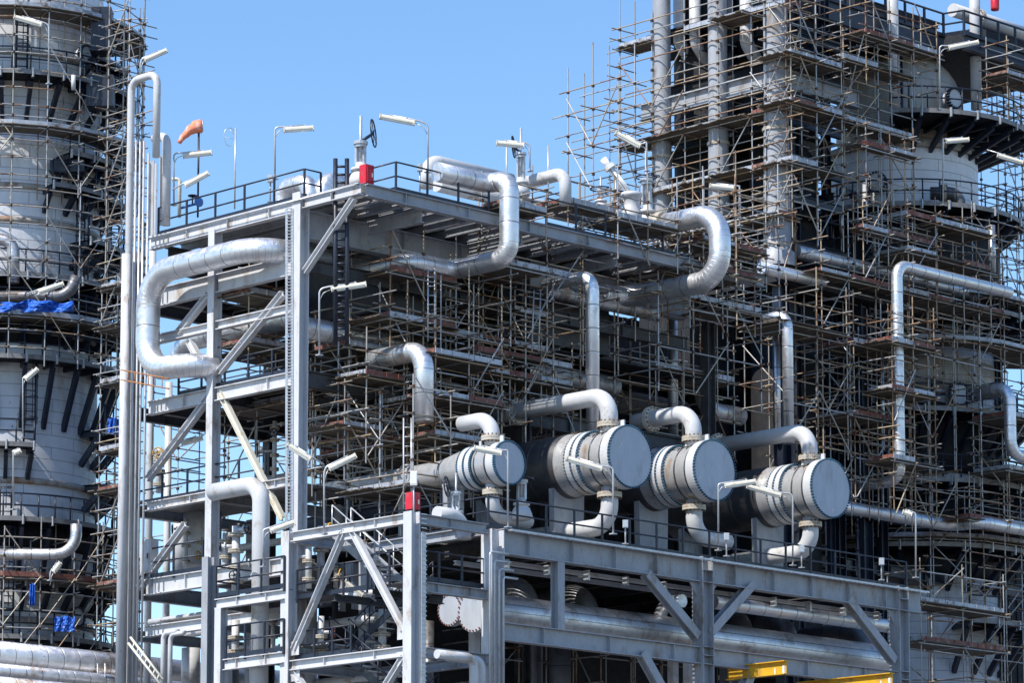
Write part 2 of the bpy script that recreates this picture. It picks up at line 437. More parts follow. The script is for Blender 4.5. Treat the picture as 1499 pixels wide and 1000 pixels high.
# ------------------------------------------------------------------ small things
def lamp(label, a, b, w, pole=None, foot=None, top=None):
    """fluorescent fixture from image point a (arm end) to b, at depth w; pole: image column, rows foot/top"""
    A = on('w', w, *a); B = on('w', w, *b); d = (B-A).normalized(); L = (B-A).length
    base = on('w', w, pole, foot) if pole else A
    root = thing('area_lamp', label, 'lamp', base, 'fluorescent area lamps on bent poles')
    sd = d.cross(ZZ).normalized(); up = sd.cross(d)
    h = MB()
    prof = [(-.11, -.03), (-.11, .03), (-.06, .085), (.06, .085), (.11, .03), (.11, -.03)]
    vs = [q+sd*x+up*z for q in (A, B) for x, z in prof]; n = 6
    h.add(vs, [tuple(range(n))[::-1], tuple(range(n, 2*n))]+[(k, (k+1) % n, n+(k+1) % n, n+k) for k in range(n)])
    for t in (.02, .98): h.bar(A+d*L*t-d*.02, A+d*L*t+d*.02, .122, .095, up)
    h.build('housing', 'lampb', root)
    g = MB(); vs = [q+sd*x+up*z for q in (A+d*.06, B-d*.06) for x, z in ((-.095, -.035), (.095, -.035), (.065, -.10), (-.065, -.10))]
    g.add(vs, [(0, 1, 2, 3), (7, 6, 5, 4), (1, 0, 4, 5), (2, 1, 5, 6), (3, 2, 6, 7), (0, 3, 7, 4)]); g.build('diffuser', 'lampd', root)
    for t in (.25, .7):
        c = MB(); q = A+d*L*t+up*.1; c.bar(q-d*.04, q+d*.04, .05, .05, up); c.build('clamp', 'galv', root)
    arm = MB()
    if pole:
        T = on('w', w, pole, top)
        f = fillet([base, T, A+up*.12-d*.05, A+d*L*.72+up*.12], .35, 6)
        arm.tube([q for q, k in f], .034, 8)
        arm.tube([q for q, k in fillet([T-ZZ*.45, T+(A-T)*.35-ZZ*.14, A-d*.02], .2, 5)], .016, 6)
        arm.bar(base-ZZ*.02, base+ZZ*.02, .1, .1)
    else:
        arm.tube([A-d*.5+up*.11, A+d*L*.7+up*.11], .03, 8)
    arm.build('pole', 'galv', root)
    return root
def handwheel(mb, c, d, r):
    c = V3(c); d = V3(d).normalized(); e1 = d.cross(ZZ).normalized() if abs(d.z) < .9 else V3((1, 0, 0)); e2 = d.cross(e1)
    mb.tube([c+(e1*math.cos(2*PI*k/20)+e2*math.sin(2*PI*k/20))*r for k in range(20)], .028, 6, closed=True)
    for k in range(5):
        a = 2*PI*k/5; mb.tube([c, c+(e1*math.cos(a)+e2*math.sin(a))*r], .018, 5)
def valve(label, base, h, wheel=None, wd=(0.3, -1, .1), m='pipew', wr=.42, s=1.):
    """gate valve: body, bonnet, two yoke posts, rising stem; wheel = offset of a side-gear handwheel"""
    p = V3(base); root = thing('gate_valve', label, 'valve', p, 'gate valves')
    b = MB(); b.lathe(p, ZZ, [(0, 0), (.42*s, .02), (.46*s, .25*s), (.36*s, .5*s), (.24*s, .62*s), (.36*s, .63*s), (.36*s, .74*s), (.2*s, .75*s), (.18*s, .95*s), (0, .96*s)], 20); b.build('body', m, root)
    y = MB()
    for sx in (-.14, .14): y.bar(p+RT*sx*s+ZZ*.9*s, p+RT*sx*s+ZZ*h*.62, .05*s, .06*s)
    y.disc(p+ZZ*h*.62, ZZ, .27*s, .12*s, 16); y.disc(p+ZZ*h*.58, ZZ, .22*s, .1*s, 16); y.build('yoke', 'galv', root)
    t = MB(); t.tube([p+ZZ*.9*s, p+ZZ*h], .055*s, 8); t.build('stem', 'galv', root)
    w = MB()
    q = p+ZZ*h*.66+(V3(wheel) if wheel else V3((0, 0, 0)))
    if wheel: w.tube([p+ZZ*h*.64, q], .06*s, 8)
    handwheel(w, q, wd if wheel else ZZ, wr); w.build('handwheel', 'navy', root)
    return root
def post_box(label, base, h, bw=.2, bh=.28, m='white', name='junction_box', face=None, cat='junction box', group='junction boxes on posts'):
    p = V3(base); root = thing(name, label, cat, p, group)
    b = MB(); b.tube([p, p+ZZ*h], .03, 6); b.bar(p, p+ZZ*.03, .09, .09); b.build('post', 'galv', root)
    c = MB(); q = p+ZZ*(h-.02)-FW*.09; c.bar(q-RT*bw/2, q+RT*bw/2, .08, bh/2); c.build('box', m, root)
    d = MB(); d.bar(q-FW*.085-RT*bw*.42, q-FW*.085+RT*bw*.42, .006, bh*.42); d.build('lid', m, root)
    return root
# ================================================================== world, light, camera
SUN_EL = 50.0
sd = V3((-1.0, .05, 0)).normalized()
SUNV = V3((sd.x*math.cos(math.radians(SUN_EL)), sd.y*math.cos(math.radians(SUN_EL)), math.sin(math.radians(SUN_EL))))
W = bpy.data.worlds.new('World'); SC.world = W; W.use_nodes = True
nt = W.node_tree; bg = nt.nodes['Background']; sky = nt.nodes.new('ShaderNodeTexSky'); sky.sky_type = 'NISHITA'; sky.sun_disc = False
sky.sun_elevation = math.radians(SUN_EL); sky.sun_rotation = math.atan2(sd.x, sd.y)
sky.air_density = 1.0; sky.dust_density = 0.1; sky.ozone_density = 2.2; sky.altitude = 300
hs = nt.nodes.new('ShaderNodeHueSaturation'); hs.inputs['Saturation'].default_value = 1.16; hs.inputs['Hue'].default_value = .501
nt.links.new(sky.outputs[0], hs.inputs['Color']); nt.links.new(hs.outputs[0], bg.inputs['Color']); bg.inputs['Strength'].default_value = .15
sl = bpy.data.lights.new('sun', 'SUN'); sl.energy = 4.6; sl.angle = math.radians(.5); sl.color = (1, .95, .87)
so = bpy.data.objects.new('sun', sl); COL.objects.link(so); so.rotation_euler = SUNV.to_track_quat('Z', 'Y').to_euler(); so.location = (0, 0, 80)
cd = bpy.data.cameras.new('camera'); co = bpy.data.objects.new('camera', cd); COL.objects.link(co); SC.camera = co
cd.sensor_width = 36; cd.lens = FPX*36/1499; cd.shift_y = SHIFT/1499; cd.clip_start = 1; cd.clip_end = 3000
co.matrix_world = Matrix(((RT.x, CU.x, -CF.x, CAM.x), (RT.y, CU.y, -CF.y, CAM.y), (RT.z, CU.z, -CF.z, CAM.z), (0, 0, 0, 1)))
SC.view_settings.view_transform = 'Standard'; SC.view_settings.look = 'None'; SC.view_settings.exposure = .5; SC.view_settings.gamma = 1
SC.render.resolution_x = 1024; SC.render.resolution_y = 684
g = MB(); g.add([(-1500, -1500, 0), (1500, -1500, 0), (1500, 1500, 0), (-1500, 1500, 0)], [(0, 1, 2, 3)]); tag(g.build('ground', 'ground'), kind='structure')
zY = lambda y, px, py: on('y', y, px, py).z
zX = lambda x, px, py: on('x', x, px, py).z

# ================================================================== lower stair structure (front left of centre)
fr = thing('stair_structure', 'pale grey steel frame with stairs inside, at the bottom centre of the photo', 'steel frame', (0, 0, 0))
XA, YB, XC = 0.0, 6.4, 3.75
zt = zY(0, 600, 750); zm = zY(0, 600, 945)
def colm(root, x, y, z0, z1, m='steelw', h=.42, b=.42, along_x=True):
    c = MB(); c.ibeam((x, y, z0), (x, y, z1), h, b, V3((1, 0, 0)) if along_x else V3((0, 1, 0)), .04, .045)
    z = z0+1.5
    return c.build('column', m, root)
def beam(root, p0, p1, h, b, m='steel', stiff=0, name='beam'):
    c = MB(); c.ibeam(p0, p1, h, b, ZZ, .03, .035, stiff); return c.build(name, m, root)
def brace(root, p0, p1, h=.22, b=.22, m='steelw', up=ZZ):
    c = MB(); c.ibeam(p0, p1, h, b, up, .03, .03)
    return c.build('brace', m, root)
def gusset(root, p, a, b, nrm, m='steelw'):
    p = V3(p); nrm = V3(nrm); c = MB(); c.bar(p-ZZ*b, p+ZZ*b, .012, a, nrm.cross(ZZ)); return c.build('gusset', m, root)
for x, y, mm in ((XA, 0, 'steelw'), (XA, YB, 'steelw'), (XC, YB, 'steel')):
    colm(fr, x, y, 8, zt+.02, mm)
colm(fr, XC+.15, 0, 8, zt-.2, 'steelw', .62, .55)
for z, h in ((zt-.2, .36), (zm-.2, .36)):
    beam(fr, (XA, .22, z), (XA, YB-.22, z), h, .3, 'steelw', 2.6)
    beam(fr, (XA+.22, 0, z), (XC-.2, 0, z), h, .3, 'steel', 2.6)
    beam(fr, (XA+.22, YB, z), (XC-.22, YB, z), h, .3, 'steel')
    beam(fr, (XC, .3, z), (XC, YB-.22, z), h, .3, 'steel')
zl = zY(0, 611, 850)
beam(fr, (XA+.22, .02, zl-.2), (XC-.2, .02, zl-.2), .36, .3, 'steel', 1.6)
for yy in (2.2, 4.2): beam(fr, (XA+.2, yy, zl-.2), (XC-.2, yy, zl-.2), .25, .2, 'dsteel')
ap = on('x', XA, 511, 780)
brace(fr, ap+V3((-.02, .25, 0)), on('x', XA, 431, 952)); brace(fr, ap+V3((-.02, -.25, 0)), on('x', XA, 592, 922))
brace(fr, on('x', XA, 592, 962), on('x', XA, 553, 1025)); brace(fr, on('x', XA, 431, 986), on('x', XA, 462, 1030))
for q in (ap, on('x', XA, 431, 950), on('x', XA, 592, 926), on('x', XA, 432, 988), on('x', XA, 591, 965)): gusset(fr, q-V3((.03, 0, 0)), .3, .25, (1, 0, 0))
# stairs
def stair(root, x0, x1, ya, za, yb, zb, m='steel', name='stair_flight'):
    A = V3((0, ya, za)); B = V3((0, yb, zb)); n = max(3, int(abs(za-zb)/.2)); st = MB()
    for x in (x0, x1): st.bar(A+V3((x, 0, 0)), B+V3((x, 0, 0)), .02, .13)
    o = st.build(name, m, root); t = MB()
    for k in range(n+1):
        q = A+(B-A)*(k/n); t.box(x0+.02, x1-.02, q.y-.12, q.y+.12, q.z-.02, q.z+.02)
    t.build('treads', 'galv', o)
    r = MB()
    for x in (x0, x1):
        for hh in (.55, 1.0): r.tube([A+V3((x, 0, hh)), B+V3((x, 0, hh))], .025, 6)
        for k in range(5): q = A+(B-A)*(k/4)+V3((x, 0, 0)); r.tube([q, q+ZZ*1.0], .025, 6)
    r.build('stair_rail', 'galv' if m == 'steel' else 'navy', o); return o
zd = zt-.1
stair(fr, .7, 1.6, 4.9, zd, 1.9, zl+.1)
stair(fr, 1.9, 2.8, 1.9, zl+.1, 5.0, zl-1.75, 'navy')
stair(fr, .7, 1.6, 5.0, zl-1.75, 1.6, zl-3.9, 'navy')
stair(fr, 1.9, 2.8, 1.6, zl-3.9, 5.0, zl-6, 'navy')
ld = MB(); ld.box(.3, 3.5, .3, 1.85, zl-.02, zl+.03); ld.build('landing', 'grate', fr)
ld = MB(); ld.box(.3, 3.5, 5.0, 6.2, zl-1.80, zl-1.75); ld.build('landing', 'grate', fr)
railing([(XC-.1, .16, zl+.05), (.35, .16, zl+.05)], fr, 1.05, 1.1)
railing([(.12, .3, zl+.05), (.12, 2.2, zl+.05)], fr, 1.05, 1.1)
railing([(.12, 6.1, zl-.1), (.12, 2.4, zl-.1)], fr, 1.05, 1.2)
railing([(.1, 6.1, zm-.0), (.1, 3.2, zm-.0)], fr, 1.0, 1.0)
# perforated cable riser on the corner column
ct = MB(); ct.bar((.32, -.22, 8), (.32, -.22, zt-.7), .10, .05, V3((0, 1, 0)))
for k in range(60): ct.bar((.2, -.29, 12+k*.16), (.44, -.29, 12+k*.16), .01, .02)
ct.build('cable_tray', 'galv', fr)

# ================================================================== exchanger platform (front right)
pf = thing('exchanger_platform', 'long grey steel platform on braced columns carrying the row of heat exchangers', 'platform', (4, 0, 0))
z1 = zY(0, 735, 775); z2 = zY(0, 735, 912); XE = along(on('y', 0, 735, 775), 'x', px=1347).x
xD = along(on('y', 0, 735, 775), 'x', px=1029).x; xE = along(on('y', 0, 735, 775), 'x', px=1316).x
beam(pf, (XC+.5, 0, z1-.45), (xD-.32, 0, z1-.45), .9, .42, 'steel', 2.2); beam(pf, (xD+.32, 0, z1-.45), (XE, 0, z1-.45), .9, .42, 'steel', 2.2)
beam(pf, (XC+.5, 0, z2-.32), (xD-.32, 0, z2-.32), .64, .36, 'steel', 3.4); beam(pf, (xD+.32, 0, z2-.32), (xE-.3, 0, z2-.32), .64, .36, 'steel', 3.4)
for x in (xD, xE):
    for y in (0, 9): colm(pf, x, y, 0, z1+.05 if y == 0 else z1-.9, 'steel', .6, .55, True)
    for zz in (z1-.9, z2, z2-.64, z1-.45, z2-.32):
        c = MB(); c.box(x-.29, x+.29, -.31, .31, zz-.015, zz+.015); c.build('stiffener', 'steel', pf)
    for s in (-1, 1):
        c = MB(); P = [(x+s*.28, -.02, z1-.92), (x+s*.75, -.02, z1-.92), (x+s*.28, -.02, z1-1.5)]
        Q = [(a, b+.04, d) for a, b, d in P]; c.add(P+Q, [(0, 1, 2), (5, 4, 3), (0, 3, 4, 1), (1, 4, 5, 2), (2, 5, 3, 0)]); c.build('haunch', 'steel', pf)
xp = along(on('y', 0, 735, 860), 'x', px=817).x
colm(pf, xp, 0, z2, z1-.9, 'steel', .38, .34, False)
UPY = V3((0, 1, 0))
for a, b in (((945, 840), (1020, 932)), ((1100, 856), (1037, 928)), ((1240, 878), (1308, 968)), ((938, 955), (985, 1040)), ((1104, 972), (1078, 1040))):
    brace(pf, on('y', -.02, *a), on('y', -.02, *b), .34, .34, 'steel', UPY)
# deck, cross beams
dk = MB(); dk.box(XC+.3, XE-.2, 4.2, 11, z1+.01, z1+.06); dk.build('deck', 'dark', pf)
dk = MB(); x = XC+.35
while x < XE-.25: dk.bar((x, .3, z1+.03), (x, 4.19, z1+.03), .03, .025); x += .14
dk.build('grating', 'grate', pf)
rg = random.Random(5); dk = MB()
for k in range(9): x = XC+.6+rg.random()*(XE-XC-4); dk.box(x, x+rg.uniform(.8, 2.2), rg.uniform(.4, 1.8), rg.uniform(2.4, 4.1), z1+.062+k*.004, z1+.065+k*.004)
dk.build('light_block_plate', 'grate', pf)  # loose plates added to block part of the light through the grating
dk = MB(); dk.box(5, XE-2, 9.5, 9.7, z2-6, z1-.2); dk.build('added_dark_panel', 'dark', pf)  # panel added as a dark background under the platform
k = 0
x = XC+1.8
while x < XE:
    c = MB(); c.ibeam((x, .25, z1-.3), (x, 10.5, z1-.3), .5, .22); c.build('cross_beam', 'dsteel', pf); x += 2.3
for yy in (1.2, 2.4):
    c = MB(); c.ibeam((XC+.6, yy, z1-.95), (XE-1, yy, z1-.95), .16, .16); c.build('hanger_rail', 'steelw', pf)
x = XC+1.6
while x < XE-1:
    c = MB(); c.bar((x, .8, z1-.9), (x, .8, z1-1.25), .12, .05); c.build('hanger', 'galv', pf); x += 2.05
zr = z1+.06
railing([(XC+.2, 6.2, zr), (XC+.2, .28, zr), (XE-.5, .28, zr)], pf, 1.1, 1.45)
# cable tray bolted along the front flange
ct = MB(); ya = -.36
for yy in (ya-.05, ya+.13): ct.bar((XC+.7, yy, z1-.06), (XE+.1, yy, z1-.06), .012, .035)
x = XC+.8
while x < XE: ct.bar((x, ya-.04, z1-.07), (x, ya+.12, z1-.07), .015, .01); x += .3
for yy in (ya, ya+.06): ct.tube([(XC+.7, yy, z1-.045), (XE, yy, z1-.045)], .022, 6)
ct.build('cable_tray', 'galv', pf)

# ================================================================== heat exchangers
def exchanger(label, hx, hy, R, y=1.3, chan=1.7, shell=7.2, Rs=None, top_nozzle=True, cone=False):
    c = on('y', y, hx, hy); Rs = Rs or R*1.02
    root = thing('heat_exchanger', label, 'heat exchanger', (c.x, c.y, z1+.06), 'heat exchangers in a row on the platform')
    d = V3((0, 1, 0))
    b = MB(); b.disc(c, d, R*.945, .16, 64); b.build('end_cover', 'cover', root)
    b = MB(); b.lathe(c, d, [(R*.90, -.03), (R*1.0, -.028), (R*1.0, .36), (R*.965, .38), (R*.90, .40)], 64, smooth=False); b.build('cover_flange', 'pipew', root)
    n = 60
    for k in range(n):
        a = 2*PI*k/n; q = c+V3((math.cos(a), 0, math.sin(a)))*R*.965; q = q+(q-c)*.012; stick('bolt', q-d*.13, q+d*.0, .032, 'bolt', root)
    b = MB(); b.lathe(c, d, [(R*.90, .28), (R*.90, chan-.02)], 56)
    b.build('channel', 'vessel', root)
    b = MB()
    for t in (.46, 1.0): b.lathe(c, d, [(R*.901, t), (R*.915, t+.01), (R*.915, t+.07), (R*.901, t+.08)], 56)
    b.build('channel_band', 'vdark', root)
    b = MB()
    for t in (chan, chan+.34): b.lathe(c, d, [(R*.88, t-.13), (R*1.0, t-.12), (R*1.0, t+.11), (R*.88, t+.12)], 56, smooth=False)
    b.lathe(c, d, [(R*.95, chan+.1), (R*.95, chan+.24)], 56); b.build('girth_flange', 'pipew', root)
    b = MB()
    for k in range(n):
        a = 2*PI*k/n+.03; q = c+V3((math.cos(a), 0, math.sin(a)))*R*.965; b.tube([q+d*(chan-.2), q+d*(chan-.1)], .036, 6); b.tube([q+d*(chan+.13), q+d*(chan+.21)], .036, 6); b.tube([q+d*(chan+.45), q+d*(chan+.54)], .036, 6)
    b.build('girth_bolts', 'bolt', root, 'stuff')
    b = MB()
    if cone: b.lathe(c, d, [(R*.9, chan+.46), (R*.88, chan+.9), (R*.62, chan+2.0), (R*.6, shell)], 56)
    else:
        s = MB(); s.lathe(c, d, [(Rs*.92, chan+.46), (Rs*.92, chan+.75), (Rs*.99, chan+.95), (Rs*.99, chan+1.05)], 56); s.build('lit_shell_stretch', 'vessel', root)  # sunlit first stretch of the shell, its light put into a paler colour
        b.lathe(c, d, [(Rs*.99, chan+1.05), (Rs*1.0, chan+1.07), (Rs*1.0, shell), (0, shell+.5)], 56)
        for t in (chan+2.4, chan+3.4, chan+4.4): b.lathe(c, d, [(Rs*1.001, t), (Rs*1.012, t+.01), (Rs*1.012, t+.07), (Rs*1.001, t+.08)], 56)
    b.build('shell', 'vessel' if cone else 'vdark', root)
    # saddles down to the deck
    for yy in (chan+1.5, shell-.8):
        s = MB(); rr = (R*.8 if cone else Rs); zb = z1+.07; q = c+d*yy
        P = [(-rr*.62, zb), (rr*.62, zb)]+[(rr*.98*math.sin(a), c.z-rr*1.01*math.cos(a)) for a in [PI*.24-PI*.48*i/8 for i in range(9)]]
        vs = [(q.x+x, q.y+t, z) for t in (-.14, .14) for x, z in P]; m = len(P)
        s.add(vs, [tuple(range(m)), tuple(range(m, 2*m))[::-1]]+[(i, m+i, m+(i+1) % m, (i+1) % m) for i in range(m)])
        s.box(q.x-rr*.7, q.x+rr*.7, q.y-.3, q.y+.3, zb-.04, zb-.002); s.build('saddle', 'steel', root)
    s = MB(); s.bar(c+V3((0, .3, R-.05)), c+V3((0, .3, R+.24)), .09, .03); s.bar(c+V3((-.3, 1.1, R*.86)), c+V3((-.3, 1.1, R*.86+.2)), .06, .025); s.build('lifting_lug', 'pipew', root)
    # nameplate brackets, a small row of tags on the channel
    s = MB()
    for k in range(3):
        a = math.radians(118+k*3); e = V3((math.cos(a), 0, math.sin(a))); q = c+d*(.75+.42*k)+e*R*.905; t = V3((-e.z, 0, e.x)); s.bar(q-t*.22, q+t*.22, .014, .012, e); s.bar(q-d*.2, q+d*.2, .014, .012, e)
    s.build('pipe_clip', 'dark', root)
    return root, c
E1, c1 = exchanger('smallest heat exchanger, with a tapering grey shell, at the left end of the row', 744, 678, .80, 1.3, 1.35, 6.0, cone=True)
E2, c2 = exchanger('largest heat exchanger, grey round cover with four pale spots, below the longest white elbow pipe', 921, 669, 1.19, 1.3, 1.75, 8.0)
E3, c3 = exchanger('heat exchanger between the largest one and the right-hand one, cover with blue bolts', 1044.5, 689, 1.19, 1.3, 1.75, 8.0)
E4, c4_ = exchanger('heat exchanger at the right end of the row, grey cover edged with blue bolts', 1214.5, 715.5, 1.19, 1.3, 1.75, 8.0)
# small pale paint patches on the covers
for root, spots in ((E2, ((897, 645), (910, 650), (906, 654), (942, 657))), (E3, ((1025, 699),)), (E1, ((727, 683),)), (E4, ((1220, 747),))):
    for s in spots:
        q = on('y', 1.3-.082, *s); b = MB(); b.box(q.x-.045, q.x+.045, q.y-.006, q.y-.001, q.z-.05, q.z+.05); b.build('sticker', 'pipew', root)
G_EX = 'pipes of the exchanger row'
def nozzle_pipe(label, c, yo, R, z_up, moves, r, cat='pipe', up=True, fl2=None, m='pipew'):
    p = V3((c.x, c.y+yo, c.z+(R*.86 if up else -R*.86))); q = V3((p.x, p.y, z_up))
    pts = path(p, *(() )); pts = [p, q]+path(q, *moves)[1:]
    s = 1 if up else -1
    return pipe(label, pts, r, m, r*2.4, flanges=[(p+ZZ*s*(.30), ZZ, r*1.42)]+(fl2 or []), cat=cat, group=G_EX)
nozzle_pipe('short white elbow pipe on top of the smallest heat exchanger', c1, .8, .80, zY(c1.y+.8, 723, 613), ('y676',), .29, 'pipe')
zc = zY(c2.y+1.0, 890, 578)
q2 = along(V3((c2.x, c2.y+1.0, zc)), 'y', px=757)
nozzle_pipe('longest white elbow pipe above the largest heat exchanger, flanged at its left end', c2, 1.0, 1.2, zc, ('y700',), .33, fl2=[(q2, (0, 1, 0), .52)])
zc = zY(c3.y+1.0, 1014, 603); q3 = along(V3((c3.x, c3.y+1.0, zc)), 'y', px=955)
nozzle_pipe('white elbow pipe above the third heat exchanger from the left', c3, 1.0, 1.2, zc, ('y930',), .32, fl2=[(q3, (0, 1, 0), .5)])
zc = zY(c4_.y+1.0, 1183, 630); q4 = along(V3((c4_.x, c4_.y+1.0, zc)), 'y', px=1052)
nozzle_pipe('white elbow pipe above the right-hand heat exchanger, running left behind scaffold tubes', c4_, 1.0, 1.2, zc, ('y1030',), .32, fl2=[(q4, (0, 1, 0), .5)])
nozzle_pipe('white outlet bend under the smallest heat exchanger', c1, .8, .80, zY(c1.y+.8, 738, 758), ('x775',), .26, up=False)
nozzle_pipe('white outlet pipe under the largest heat exchanger running left along the deck', c2, 1.0, 1.2, zY(c2.y+1, 880, 768), ('y785',), .33, up=False)
nozzle_pipe('white outlet bend under the third heat exchanger, turning right', c3, 1.0, 1.2, zY(c3.y+1, 1020, 787), ('x1066',), .32, up=False)
nozzle_pipe('white outlet pipe under the right-hand heat exchanger running left along the deck', c4_, 1.0, 1.2, zY(c4_.y+1, 1178, 806), ('y1070',), .32, up=False)
b = path(V3((c1.x, 7.2, c1.z)), 'y400')
pipe('long grey pipe running left from the smallest heat exchanger behind the pale main column', [V3((c1.x, 6.2, c1.z+.16))]+[p+ZZ*.16 for p in b[1:]], .29, 'pipew', flanges=[((c1.x, 6.5, c1.z+.16), (0, 1, 0), .46)], group=G_EX)
valve('grey gate valve standing on the deck right of the smallest heat exchanger', (on('y', 1.6, 764, 762)), 2.3, None, s=.85)
valve('small white valve with a black handwheel left below the smallest heat exchanger', on('y', 1.5, 668, 770), 1.9, (-.45, 0, .1), (.6, -1, .1), wr=.36, s=.7)
pipe('white bend with flanges on the deck below the handwheel valve', path(('y', .9, 640, 752), 'x680', 'z790'), .26, 'pipew', group=G_EX)
for lb, px, py in (('small grey junction box on the platform edge under the largest exchanger', 916, 797), ('small grey junction box on the platform edge under the third exchanger', 1064, 815), ('junction box on the platform edge left of the right-hand exchanger outlet', 1174, 832), ('round-lidded junction box near the right end of the platform', 1291, 850)):
    post_box(lb, on('y', -.2, px, py), .75, m='galv')
post_box('white notice board on a post beside the lower red box', on('y', .3, 606, 765), 1.55, .24, .5, 'white', 'notice_board', cat='notice board', group=None)

# ================================================================== red fire boxes
def redbox(label, p, w, dp, h):
    p = V3(p); root = thing('fire_hose_box', label, 'hose box', p, 'red hose boxes')
    b = MB(); b.box(p.x, p.x+w, p.y, p.y+dp, p.z+.12, p.z+.12+h); b.build('body', 'red', root)
    b = MB(); b.box(p.x+.05, p.x+w-.05, p.y-.03, p.y-.002, p.z+.18, p.z+.06+h); dd = b.build('door', 'red', root)
    b = MB(); b.box(p.x+w-.14, p.x+w-.1, p.y-.07, p.y-.031, p.z+.5*h, p.z+.5*h+.16); b.build('handle', 'galv', dd)
    b = MB()
    for x in (p.x+.06, p.x+w-.06):
        for y in (p.y+.06, p.y+dp-.06): b.bar((x, y, p.z), (x, y, p.z+.119), .04, .04)
    b.build('leg', 'navy', root)
redbox('red hose box behind the railing at the top of the stair structure', on('y', .5, 604, 750), .38, .36, .6)

# ================================================================== vessels and pipes under the platform
def drum(label, px, py, y, R, pxe, m='dpipe'):
    c = on('y', y, px, py); e = along(c, 'x', px=pxe); d = V3((1, 0, 0)); L = (e-c).length
    root = thing('drum', label, 'drum', c, 'horizontal drums under the platform')
    b = MB(); b.disc(c, d, R*1.16, .1, 48); b.build('end_cover', 'cover', root)
    b = MB(); b.lathe(c, d, [(R, .06), (R*1.16, .07), (R*1.16, .2), (R, .22)], 48, smooth=False); b.build('flange', 'pipew', root)
    b = MB()
    for k in range(28):
        a = 2*PI*k/28; q = c+V3((0, math.cos(a), math.sin(a)))*R*1.09; b.tube([q-d*.1, q+d*.28], .03, 6)
    b.build('bolts', 'rbolt', root)
    b = MB(); b.lathe(c, d, [(R, .2), (R, L)], 48); b.build('shell', m, root)
    for t in (1.2, L*.5, L-1.5):
        s = MB(); q = c+d*t; s.bar(q-ZZ*(R+1.4), q-ZZ*R*.9, .15, .15); s.build('support', 'pipew', root)
    return c, e
da, de = drum('horizontal drum with a round bolted end, farther of the two under the platform', 660, 893, 3.4, .52, 1275, 'aluo')
db, dbe = drum('nearer horizontal drum under the platform, its round end hidden by the grey column', 695, 894, 1.9, .68, 1288, 'aluo')
pipe('shiny pipe lying above the nearer drum at the right', [on('y', 1.2, 1045, 882), along(on('y', 1.2, 1045, 882), 'x', px=1300)], .27, 'alu')
pipe('short silver elbow dropping past the drum below the platform', path(('y', 1.0, 1000, 880), 'y966', 'z945'), .25, 'alu', dense=True)
for k, (px, lab) in enumerate(((770, 'dark bend rising from the drum, left of the platform post'), (858, 'dark bend rising from the drum, right of the platform post'), (1085, 'dark bend rising from the drum, right of the middle platform column'), (1150, 'dark bend rising from the drum, in the right bay of the platform'), (1265, 'dark bend rising from the drum, near the right platform column'))):
    p = along(da, 'x', px=px); pipe(lab, [p, p+ZZ*1.15, p+V3((0, 3.2, 1.15))], .5, 'dpipe', .75, group='bends on top of the drums')
pipe('white pipe dropping from a bend at the bottom centre, nearer of two', path(('y', -.6, 640, 958), 'x694', 'z1060'), .16, 'pipew', .35)
pipe('white pipe dropping from a bend at the bottom centre, farther of two', path(('y', -.2, 655, 962), 'x706', 'z1060'), .16, 'pipew', .35)
for k, (xa, yy, xb, lab) in enumerate(((718, 812, 745, 'first'), (724, 824, 748, 'second'), (731, 836, 752, 'third'), (737, 848, 758, 'fourth'))):
    pipe('thin grey conduit bent off the platform column, %s from the left' % lab, path(('y', -.45, xb, yy), 'x%d' % xa, 'z1040'), .045, 'galv', .12, group='thin conduits on the platform column', n=8, cat='conduit', name='conduit')
for lab, px, r in (('vertical silver pipe under the drum, left bay', 820, .42), ('grey vertical pipe behind the stair structure at the bottom', 628, .2)):
    p = on('y', 5.0, px, 930); pipe(lab, [p+ZZ*.5, p-ZZ*6], r, 'dpipe')
# yellow crane beams
for lab, a, yy, pe in (('short yellow crane beam end under the platform, right of the middle column', (1152, 973), -2.0, 1066), ('yellow crane beam end at the bottom edge of the picture', (1307, 991), -3.2, 1170)):
    p = on('y', yy, *a); q = along(p, 'y', px=pe); root = thing('crane_beam', lab, 'crane beam', p, 'yellow crane beams')
    b = MB(); b.ibeam(p-ZZ*.12, q-ZZ*.12, .52, .30); b.build('beam', 'yellow', root)
    b = MB(); b.box(p.x-.06, p.x-.02, p.y+.06, p.y+.16, p.z-.33, p.z-.05); b.box(p.x-.06, p.x-.02, p.y+.5, p.y+.56, p.z-.33, p.z-.12); b.build('end_stop', 'white', root)

# ================================================================== main steel structure (upper, behind)
ms = thing('steel_structure', 'tall grey open steel structure with a railed top deck, centre left of the photo', 'steel structure', (2, 8, 0))
XL, YF = 2.0, 8.2
zT = zX(XL, 530, 268)
YG = along(on('x', XL, 440, 400), 'y', px=315).y; YH = along(on('x', XL, 440, 400), 'y', px=196).y
YD = 4.9
XR = along(V3((XL, YD, zT)), 'x', px=1118).x; YE = along(V3((XL, YD, zT)), 'y', px=222).y
colm(ms, XL, YF, 0, zX(XL, 440, 283), 'steelw', .46, .44)
for y in (YG, YH): colm(ms, XL, y, 0, zT-.4, 'steelw', .42, .36)
for x in (13.5, 24.2):
    for y in (YF, YF+8): colm(ms, x, y, 0, zT-.4, 'dsteel', .46, .44)
for y in (YG, YH): colm(ms, 9, y, 0, zT-.5, 'dsteel', .4, .4)
